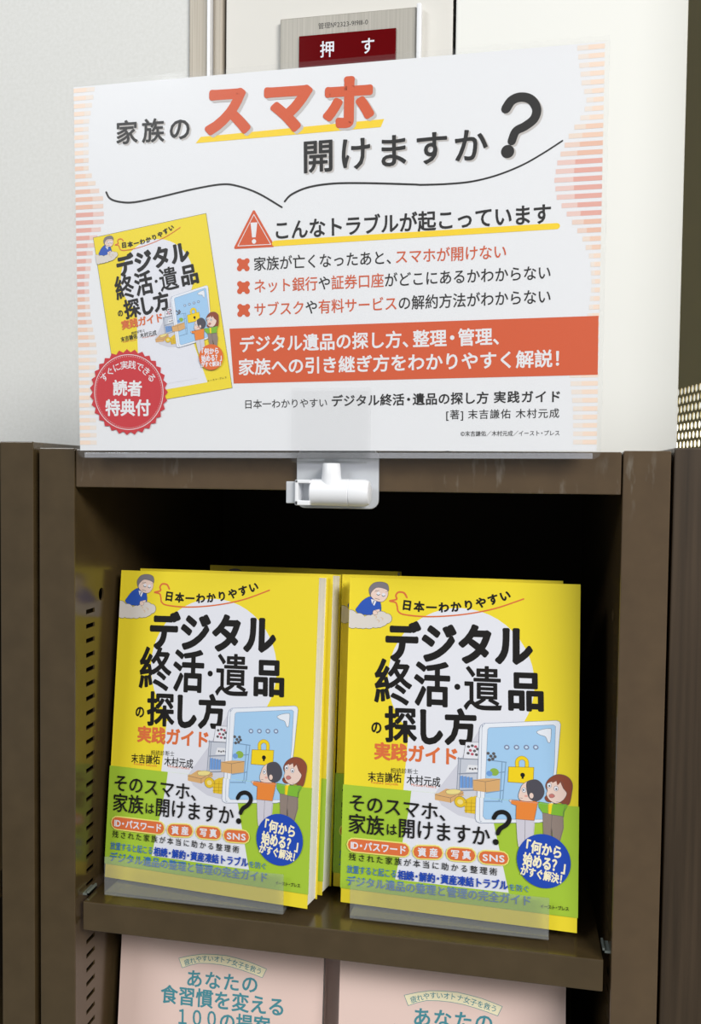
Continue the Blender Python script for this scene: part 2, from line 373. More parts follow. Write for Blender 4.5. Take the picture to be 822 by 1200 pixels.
# ------------------------------------------------------------------ artwork (millimetres on each sheet)
COVER = [
 ('D','white',1,74.07,146.32,46.83,46.29,0.0),
 ('P','white',1,[(41.62,108.62),(89.99,112.34),(96.85,64.66),(106.52,18.85),(35.48,18.26)]),
 ('P','cone',2,[(88.53,119.05),(73.68,94.0),(59.78,74.7),(64.72,67.6),(75.51,62.28),(87.85,60.64)]),
 ('P','rackf',3,[(74.31,98.02),(87.73,98.67),(87.69,75.79),(73.82,75.42)]),
 ('L','rack',4,[(74.41,98.49),(73.59,75.17)],0.478,0.478,1),
 ('L','rack',4,[(75.73,97.9),(75.01,74.95)],0.478,0.478,1),
 ('L','rack',4,[(74.07,97.76),(87.73,98.43)],0.797,0.797,1),
 ('L','rack',4,[(74.98,88.3),(87.89,89.89)],0.795,0.795,1),
 ('L','rack',4,[(73.77,77.74),(88.09,79.52)],0.793,0.793,1),
 ('P','white',4,[(78.72,108.4),(87.19,108.83),(87.27,98.4),(77.39,98.04)]),
 ('L','ink2',5,[(78.72,108.4),(87.19,108.83),(87.27,98.4),(77.39,98.04),(78.72,108.4)],0.213,0.213,0),
 ('D','ink2',5,80.54,105.63,1.01,0.85,0.0),
 ('D','ink2',5,82.89,106.4,1.01,0.85,0.0),
 ('D','red2',5,85.01,105.99,1.01,0.85,0.0),
 ('D','red2',5,81.77,103.4,1.01,0.85,0.0),
 ('D','ink2',5,84.36,103.26,1.01,0.85,0.0),
 ('D','ink2',5,80.39,101.54,1.01,0.85,0.0),
 ('D','red2',5,82.99,101.17,1.01,0.85,0.0),
 ('D','ink2',5,85.58,101.04,1.01,0.85,0.0),
 ('D','ink2',5,86.21,104.57,1.01,0.85,0.0),
 ('P','rackw',4,[(80.53,94.35),(87.57,94.48),(87.65,90.33),(79.09,89.58)]),
 ('D','ink2',5,81.75,92.13,0.63,0.63,0.0),
 ('D','ink2',5,83.4,91.93,0.63,0.63,0.0),
 ('D','ink2',5,85.03,92.42,0.63,0.63,0.0),
 ('D','ink2',5,86.68,92.21,0.63,0.63,0.0),
 ('P','book',4,[(75.6,86.96),(77.36,87.34),(77.4,79.69),(75.63,79.53)]),
 ('L','ink2',5,[(77.36,87.34),(77.4,79.69)],0.159,0.159,1),
 ('P','book',4,[(77.61,86.79),(79.37,87.17),(79.4,79.88),(77.63,79.71)]),
 ('L','ink2',5,[(79.37,87.17),(79.4,79.88)],0.159,0.159,1),
 ('P','book',4,[(79.62,86.61),(81.38,87.0),(81.39,80.06),(79.63,79.9)]),
 ('L','ink2',5,[(81.38,87.0),(81.39,80.06)],0.158,0.158,1),
 ('P','book',4,[(81.62,86.44),(83.38,86.83),(83.39,80.24),(81.63,80.08)]),
 ('L','ink2',5,[(83.38,86.83),(83.39,80.24)],0.158,0.158,1),
 ('B','suit',3,[(14.21,197.94),(9.2,195.29),(6.0,191.48),(4.3,188.46),(8.45,185.92),(20.33,186.65),(21.15,193.78),(18.31,195.88)],0.196),
 ('P','white',4,[(14.51,196.23),(16.55,195.81),(18.57,195.64),(16.91,191.9),(15.35,193.31)]),
 ('L','suit2',5,[(16.57,195.08),(15.86,193.09)],0.504,0.504,1),
 ('P','skin',5,[(16.99,188.96),(20.5,189.84),(21.1,186.2),(16.82,186.02)]),
 ('B','hair3',5,[(13.93,198.66),(13.06,202.81),(15.74,206.59),(20.52,207.73),(25.08,206.65),(26.42,203.26),(25.22,201.27),(20.64,203.07),(17.89,202.24),(15.97,198.49)],0.196),
 ('B','skin',6,[(15.86,202.17),(18.85,203.99),(23.91,203.18),(25.97,201.29),(25.32,197.6),(22.38,194.8),(18.08,195.13),(14.72,197.71),(14.41,199.91)],0.196),
 ('D','white',7,19.47,199.84,1.23,1.34,0.0),
 ('L','ink',8,[(18.34,199.56),(19.5,198.86),(20.49,199.51)],0.336,0.336,1),
 ('D','white',7,23.01,199.23,1.23,1.34,0.0),
 ('L','ink',8,[(21.89,198.95),(23.04,198.25),(24.03,198.9)],0.335,0.335,1),
 ('L','ink2',7,[(17.28,196.82),(20.32,196.19)],0.28,0.28,1),
 ('L','ink2',7,[(17.91,201.5),(19.91,202.06)],0.28,0.28,1),
 ('D','ink2',6,-4.5,182.42,5.4,5.4,0.0),
 ('D','ink2',6,0.62,183.13,5.64,5.64,0.0),
 ('D','ink2',6,2.48,180.75,4.4,4.4,0.0),
 ('D','ink2',6,6.67,181.67,5.13,5.13,0.0),
 ('D','ink2',6,9.62,180.57,4.14,4.14,0.0),
 ('D','ink2',6,13.66,181.24,4.62,4.62,0.0),
 ('D','ink2',6,18.06,182.16,4.86,4.86,0.0),
 ('D','ink2',6,21.8,183.54,5.1,5.1,0.0),
 ('D','ink2',6,25.68,183.95,3.38,3.38,0.0),
 ('D','ink2',6,20.62,180.81,3.14,3.14,0.0),
 ('D','cloud',8,-4.5,182.42,5.18,5.18,0.0),
 ('D','cloud',8,0.62,183.13,5.42,5.42,0.0),
 ('D','cloud',8,2.48,180.75,4.18,4.18,0.0),
 ('D','cloud',8,6.67,181.67,4.91,4.91,0.0),
 ('D','cloud',8,9.62,180.57,3.92,3.92,0.0),
 ('D','cloud',8,13.66,181.24,4.4,4.4,0.0),
 ('D','cloud',8,18.06,182.16,4.64,4.64,0.0),
 ('D','cloud',8,21.8,183.54,4.88,4.88,0.0),
 ('D','cloud',8,25.68,183.95,3.16,3.16,0.0),
 ('D','cloud',8,20.62,180.81,2.93,2.93,0.0),
 ('L','tan',10,[(17.08,185.54),(18.62,184.87),(18.27,183.88)],0.279,0.279,1),
 ('L','tan',10,[(19.05,182.93),(20.58,182.27),(20.23,181.28)],0.279,0.279,1),
 ('L','tan',10,[(21.52,184.5),(23.05,183.84),(22.7,182.85)],0.278,0.278,1),
 ('B','skin',9,[(16.74,188.95),(18.78,188.3),(19.33,186.61),(17.32,186.04),(16.03,186.97)],0.168),
 ('L','orange',3,[(38.55,198.21),(36.55,201.07),(32.9,201.37),(31.24,199.21),(31.73,196.71),(27.24,195.49),(31.14,194.59),(32.28,192.12),(33.22,188.8),(37.76,186.9),(53.46,186.3),(74.25,188.4),(94.62,192.9),(113.39,199.9)],1.165,0.832,1),
 ('W','ink',4,'日本一わかりやすい',[(35.67,193.5),(43.79,192.77),(53.32,192.31),(63.79,192.72),(74.14,193.94),(84.38,195.97),(94.51,199.01),(104.95,202.64)],6.99,0.042),
 ('T','ink',4,'デジタル',(25.14,168.99,119.37,170.6),26.54,0.045,0),
 ('T','ink',4,'終',(18.5,143.16,43.3,143.42),29.08,0.02,0),
 ('T','ink',4,'活',(44.78,143.1,67.95,143.5),28.74,0.027,0),
 ('D','ink',4,72.71,142.57,1.94,1.94,0.0),
 ('T','ink',4,'遺',(76.82,142.42,100.71,142.91),27.77,0.013,0),
 ('T','ink',4,'品',(104.72,142.37,126.43,142.95),24.78,0.034,0),
 ('T','ink',4,'の',(17.18,113.16,23.84,113.44),8.76,0.03,0),
 ('T','ink',4,'探',(25.92,115.87,47.1,116.59),23.37,0.028,0),
 ('T','ink',4,'し',(49.63,116.17,63.77,116.8),24.23,0.045,0),
 ('T','ink',4,'方',(65.0,117.1,85.44,118.0),22.96,0.042,0),
 ('T','orange',4,'実践ガイド',(19.53,98.26,73.6,98.81),11.31,0.036,0),
 ('T','ink',3,'相続診断士',(30.53,86.59,48.64,87.34),3.23,0,0),
 ('T','ink',3,'末吉謙佑',(15.7,81.4,37.84,82.33),6.22,0.012,0),
 ('T','ink',3,'木村元成',(41.23,81.82,63.08,81.96),6.15,0.012,0),
 ('T','orange',3,'Kensuke Sueyoshi',(17.94,78.11,35.62,78.27),2.16,0,0),
 ('T','orange',3,'Motonari Kimura',(44.45,78.86,60.47,78.9),2.14,0,0),
]
CROSSING = [
 ('P','cone',3,[(59.78,74.7),(64.72,67.6),(75.51,62.28),(87.85,60.64),(88.09,79.06)]),
 ('P','tan',4,[(60.39,73.94),(66.87,78.27),(77.55,78.09),(78.2,74.67),(70.62,69.56),(60.47,70.45)]),
 ('L','ink2',5,[(60.4,73.59),(70.32,72.54),(78.16,76.98)],0.213,0.213,0),
 ('L','ink2',5,[(70.32,72.54),(70.62,69.56)],0.212,0.212,1),
 ('B','straw',5,[(66.9,77.1),(71.62,78.47),(76.37,77.98),(74.05,75.68),(68.13,75.12)],0.159),
 ('D','gold',5,76.52,70.7,3.69,3.43,0.211),
 ('D','straw',6,76.52,70.7,1.85,1.58,0.0),
 ('P','gold',6,[(79.2,72.23),(85.24,75.56),(96.58,72.96),(96.24,65.83),(88.37,64.13),(79.58,64.41)]),
 ('L','dgold',7,[(80.61,72.01),(80.41,64.27)],0.184,0.184,1),
 ('L','dgold',7,[(83.65,72.65),(83.45,64.57)],0.184,0.184,1),
 ('L','dgold',7,[(86.68,73.28),(86.49,64.87)],0.184,0.184,1),
 ('L','dgold',7,[(89.71,73.91),(89.52,65.16)],0.184,0.184,1),
 ('L','dgold',7,[(92.72,74.54),(92.54,65.46)],0.183,0.183,1),
 ('L','dgold',7,[(79.23,70.38),(96.14,71.54)],0.184,0.184,1),
 ('L','dgold',7,[(79.28,68.08),(96.18,69.48)],0.184,0.184,1),
 ('L','dgold',7,[(79.32,65.77),(96.21,67.43)],0.184,0.184,1),
 ('P','phone',8,[(87.27,117.21),(88.05,119.36),(89.9,120.89),(134.35,125.84),(136.15,125.4),(136.96,123.64),(135.24,99.21),(133.36,78.72),(132.64,65.15),(125.04,62.81),(89.05,58.93),(87.05,59.64),(86.2,61.39)]),
 ('L','line',9,[(87.27,117.21),(88.05,119.36),(89.9,120.89),(134.35,125.84),(136.15,125.4),(136.96,123.64),(135.24,99.21),(133.36,78.72),(132.64,65.15),(125.04,62.81),(89.05,58.93),(87.05,59.64),(86.2,61.39),(87.27,117.21)],0.239,0.239,0),
 ('L','line',9,[(90.61,120.71),(89.24,118.75),(88.84,115.0),(88.81,65.32),(90.31,60.2)],0.212,0.212,1),
 ('P','screen',9,[(92.42,117.36),(93.45,118.48),(132.59,123.09),(133.95,122.28),(133.56,99.07),(131.8,78.57),(130.83,66.65),(129.5,65.28),(92.49,61.56),(90.95,63.24)]),
 ('L','line',10,[(92.42,117.36),(93.45,118.48),(132.59,123.09),(133.95,122.28),(133.56,99.07),(131.8,78.57),(130.83,66.65),(129.5,65.28),(92.49,61.56),(90.95,63.24),(92.42,117.36)],0.185,0.185,0),
 ('B','phone',10,[(122.59,118.12),(125.97,119.86),(130.14,120.63),(131.39,119.81),(130.92,112.71),(129.46,112.37),(127.95,115.44),(124.31,116.53)],0.183),
 ('D','line',10,104.44,107.19,1.73,1.58,0.0),
 ('D','screen2',11,104.44,107.19,0.95,0.79,0.0),
 ('D','line',10,110.42,107.66,1.73,1.57,0.0),
 ('D','screen2',11,110.42,107.66,0.94,0.79,0.0),
 ('D','line',10,116.47,108.14,1.72,1.57,0.0),
 ('D','screen2',11,116.47,108.14,0.94,0.78,0.0),
 ('D','line',10,122.16,108.6,1.72,1.56,0.0),
 ('D','screen2',11,122.16,108.6,0.94,0.78,0.0),
 ('L','rack2',10,[(104.01,97.95),(102.35,72.94)],0.524,0.524,1),
 ('L','rack2',10,[(101.7,98.1),(100.73,73.35)],0.525,0.525,1),
 ('L','rack2',10,[(92.41,98.48),(104.24,97.97)],0.632,0.632,1),
 ('L','rack2',10,[(92.33,89.81),(103.19,91.91)],0.631,0.631,1),
 ('L','rack2',10,[(92.19,78.06),(102.91,80.65)],0.629,0.629,1),
 ('L','rack2',10,[(91.94,72.52),(101.54,73.43)],0.628,0.628,1),
 ('P','tan',11,[(83.88,85.37),(92.03,87.02),(100.72,87.56),(100.5,80.2),(92.18,78.51),(84.23,78.93)]),
 ('L','ink2',12,[(83.88,85.37),(91.49,84.9),(100.73,87.33)],0.211,0.211,0),
 ('L','ink2',12,[(91.49,84.9),(91.83,78.6)],0.21,0.21,1),
 ('D','ink2',11,92.92,102.56,1.05,0.95,0.0),
 ('D','ink2',11,94.69,100.98,1.05,0.95,0.0),
 ('D','ink2',11,96.41,102.62,1.05,0.95,0.0),
 ('D','ink2',11,95.89,99.34,1.05,0.95,0.0),
 ('D','ink2',11,93.8,98.59,1.05,0.95,0.0),
 ('D','ink2',11,97.25,100.84,1.05,0.95,0.0),
 ('D','globe',11,96.95,91.37,2.83,2.31,0.0),
 ('D','book',11,93.95,90.18,1.89,1.68,0.0),
 ('L','dgold',11,[(111.18,95.12),(110.9,98.87),(112.01,100.68),(113.72,101.51),(115.67,100.99),(116.83,99.37),(116.88,95.61)],2.4,2.4,1),
 ('L','gold2',12,[(111.18,95.12),(110.9,98.87),(112.01,100.68),(113.72,101.51),(115.67,100.99),(116.83,99.37),(116.88,95.61)],1.931,1.931,1),
 ('P','gold2',12,[(105.78,95.34),(121.19,96.32),(120.88,86.39),(105.47,86.04)]),
 ('L','dgold',13,[(105.78,95.34),(121.19,96.32),(120.88,86.39),(105.47,86.04),(105.78,95.34)],0.262,0.262,0),
 ('D','ink',13,114.44,91.06,1.41,1.41,0.0),
 ('P','ink',13,[(113.99,90.79),(114.9,90.87),(115.16,88.84),(113.79,88.72)]),
 ('P','pants2',12,[(127.21,69.11),(139.28,68.62),(139.59,61.37),(136.83,50.47),(134.16,50.18),(132.92,60.69),(131.71,49.91),(128.34,51.23)]),
 ('L','ink2',13,[(133.05,68.34),(132.5,58.4),(132.81,51.71)],0.179,0.179,1),
 ('B','hair2',12,[(128.34,85.93),(130.53,90.32),(135.31,93.23),(140.89,92.7),(144.26,88.95),(144.11,83.1),(142.52,76.0),(139.42,75.7),(136.07,76.72),(130.04,76.15),(127.98,78.44),(129.74,81.54)],0.207),
 ('B','skin',13,[(129.22,86.81),(129.5,82.87),(128.96,80.79),(130.69,77.57),(134.74,75.7),(138.95,78.12),(141.12,82.26),(139.31,84.9),(138.61,88.22),(135.35,89.62),(131.67,88.5)],0.206),
 ('P','hair2',14,[(131.21,89.81),(135.89,91.81),(140.37,89.5),(139.09,84.66),(137.26,88.66),(135.5,86.58),(134.8,89.23),(132.58,87.9)]),
 ('D','white',14,130.58,86.25,1.34,1.5,0.155),
 ('D','ink',15,130.7,85.92,0.52,0.52,0.0),
 ('D','white',14,134.74,84.71,1.34,1.49,0.154),
 ('D','ink',15,134.86,84.38,0.51,0.51,0.0),
 ('B','lips',15,[(130.65,80.5),(132.43,81.34),(134.02,80.13),(132.47,78.86),(130.89,79.16)],0.154),
 ('P','green2',14,[(124.42,75.84),(127.68,75.7),(130.72,75.31),(130.8,68.9),(127.21,69.11),(124.92,72.27)]),
 ('P','green2',14,[(132.96,75.3),(141.08,75.86),(141.87,74.81),(139.7,70.79),(139.51,68.08),(132.15,68.47)]),
 ('P','gold2',14,[(130.49,75.52),(133.18,75.55),(132.37,68.72),(130.58,68.88)]),
 ('L','ink2',15,[(124.42,75.84),(130.72,75.31),(130.8,68.9),(127.21,69.11),(124.92,72.27)],0.155,0.155,0),
 ('L','ink2',15,[(132.96,75.3),(141.08,75.86),(139.7,70.79),(139.51,68.08),(132.15,68.47)],0.154,0.154,0),
 ('P','pants1',14,[(111.43,63.92),(122.32,64.33),(121.58,52.76),(119.06,47.42),(113.06,47.11),(112.3,51.78)]),
 ('L','ink2',15,[(116.9,63.56),(116.9,47.75)],0.181,0.181,1),
 ('B','skin',14,[(106.68,75.29),(111.26,75.5),(113.55,74.58),(111.99,72.15),(108.09,73.37)],0.156),
 ('P','orange2',15,[(108.06,75.19),(114.68,75.59),(121.48,76.01),(124.42,75.39),(123.59,70.45),(122.32,63.88),(111.21,63.67),(111.31,71.86),(108.33,72.71)]),
 ('L','ink2',16,[(108.06,75.19),(114.68,75.59),(121.48,76.01),(124.42,75.39),(123.59,70.45),(122.32,63.88),(111.21,63.67),(111.31,71.86),(108.33,72.71)],0.182,0.182,0),
 ('B','hair1',16,[(117.23,87.2),(122.43,89.03),(126.07,86.86),(127.71,82.14),(126.19,78.04),(122.61,75.89),(118.74,77.34),(117.09,81.73)],0.156),
 ('B','skin',16,[(117.46,87.45),(114.3,85.12),(112.98,82.03),(112.01,78.3),(113.31,75.69),(118.09,75.35),(121.7,76.26),(120.97,79.59),(118.21,82.74),(117.95,85.22)],0.208),
 ('D','skin',17,119.96,79.04,1.35,1.76,0.181),
 ('D','white',17,115.38,82.03,1.25,1.45,0.156),
 ('D','ink',18,115.15,82.01,0.47,0.47,0.0),
 ('D','blush',17,116.68,78.51,1.04,0.67,0.0),
 ('L','ink2',17,[(113.06,77.03),(114.65,76.96)],0.208,0.208,1),
]
PLAIN_LOWER = [
 ('D','orange',20,127.81,40.61,15.31,15.31,0.0),
 ('T','white',21,'「何から',(117.38,48.82,138.38,46.74),7.92,0.034,0),
 ('T','white',21,'始める？」',(115.42,40.78,140.81,38.36),8.42,0.034,0),
 ('T','white',21,'がすぐ解決！',(114.14,33.88,138.75,31.02),6.11,0.034,0),
 ('T','ink',4,'イースト・プレス',(118.21,13.39,142.92,14.01),2.53,0.01,0),
]
BAND = [
 ('P','green',1,[(-13.87,74.21),(153.99,75.39),(154.62,9.82),(-11.72,7.8)]),
 ('P','white',2,[(46.23,92.01),(92.3,95.9),(96.49,62.65),(107.1,18.92),(35.47,18.66),(43.73,65.44)]),
 ('T','ink',19,'そのスマホ、',(4.3,64.31,66.97,63.69),11.26,0.012,0),
 ('T','ink',19,'家族',(4.05,50.93,27.65,51.29),12.41,0.012,0),
 ('T','ink',19,'は',(29.39,49.64,35.93,49.91),7.49,0.012,0),
 ('T','ink',19,'開けますか',(37.36,51.47,95.08,51.89),12.12,0.012,0),
 ('L','ink',19,[(97.27,63.52),(99.21,66.46),(102.76,67.6),(105.75,66.32),(106.78,63.29),(104.86,59.96),(101.35,57.25),(99.81,54.35)],2.709,2.709,1),
 ('D','ink',19,98.71,48.94,1.87,1.87,0.0),
 ('L','glow',19,[(7.61,37.3),(40.32,37.76)],9.447,9.447,0),
 ('L','orange',20,[(7.61,37.3),(40.32,37.76)],7.828,7.828,0),
 ('T','white',21,'ID・パスワード',(5.75,37.27,42.13,37.8),5.63,0.03,0),
 ('L','glow',19,[(50.77,37.54),(61.67,38.49)],9.259,9.259,0),
 ('L','orange',20,[(50.77,37.54),(61.67,38.49)],7.672,7.672,0),
 ('T','white',21,'資産',(48.98,37.51,63.43,38.53),5.54,0.03,0),
 ('L','glow',19,[(72.1,38.69),(82.39,39.19)],9.168,9.168,0),
 ('L','orange',20,[(72.1,38.69),(82.39,39.19)],7.597,7.597,0),
 ('T','white',21,'写真',(70.35,38.66,84.12,39.22),5.49,0.03,0),
 ('L','glow',19,[(92.23,38.95),(102.72,39.48)],9.081,9.081,0),
 ('L','orange',20,[(92.23,38.95),(102.72,39.48)],7.524,7.524,0),
 ('T','white',21,'SNS',(90.51,38.91,104.42,39.51),5.44,0.03,0),
 ('T','ink',19,'残された家族が本当に助かる整理術',(4.26,29.67,100.41,30.95),4.54,0.008,0),
 ('T','blue2',19,'放置すると起こる',(3.63,21.85,36.22,22.36),5.03,0.008,0),
 ('T','blue',19,'相続・解約・資産凍結トラブル',(37.27,22.08,106.64,23.52),5.95,0.03,0),
 ('T','blue2',19,'を防ぐ',(107.43,22.84,119.33,22.91),4.09,0.005,0),
 ('T','blue2',19,'デジタル遺品の整理と管理の完全ガイド',(3.63,14.52,120.4,15.92),6.27,0.015,0),
 ('D','blue',19,127.81,40.61,16.12,16.12,0.0),
 ('T','cream',20,'「何から',(117.38,48.82,138.38,46.74),7.92,0.034,0),
 ('T','cream',20,'始める？」',(115.42,40.78,140.81,38.36),8.42,0.034,0),
 ('T','cream',20,'がすぐ解決！',(114.14,33.88,138.75,31.02),6.11,0.034,0),
 ('T','ink',19,'イースト・プレス',(126.31,13.6,143.05,14.03),2.52,0.015,0),
]
BAND_CUT = [(-0.15, 74.63), (149.17, 75.23), (149.47, 9.66), (-1.59, 8.2)]
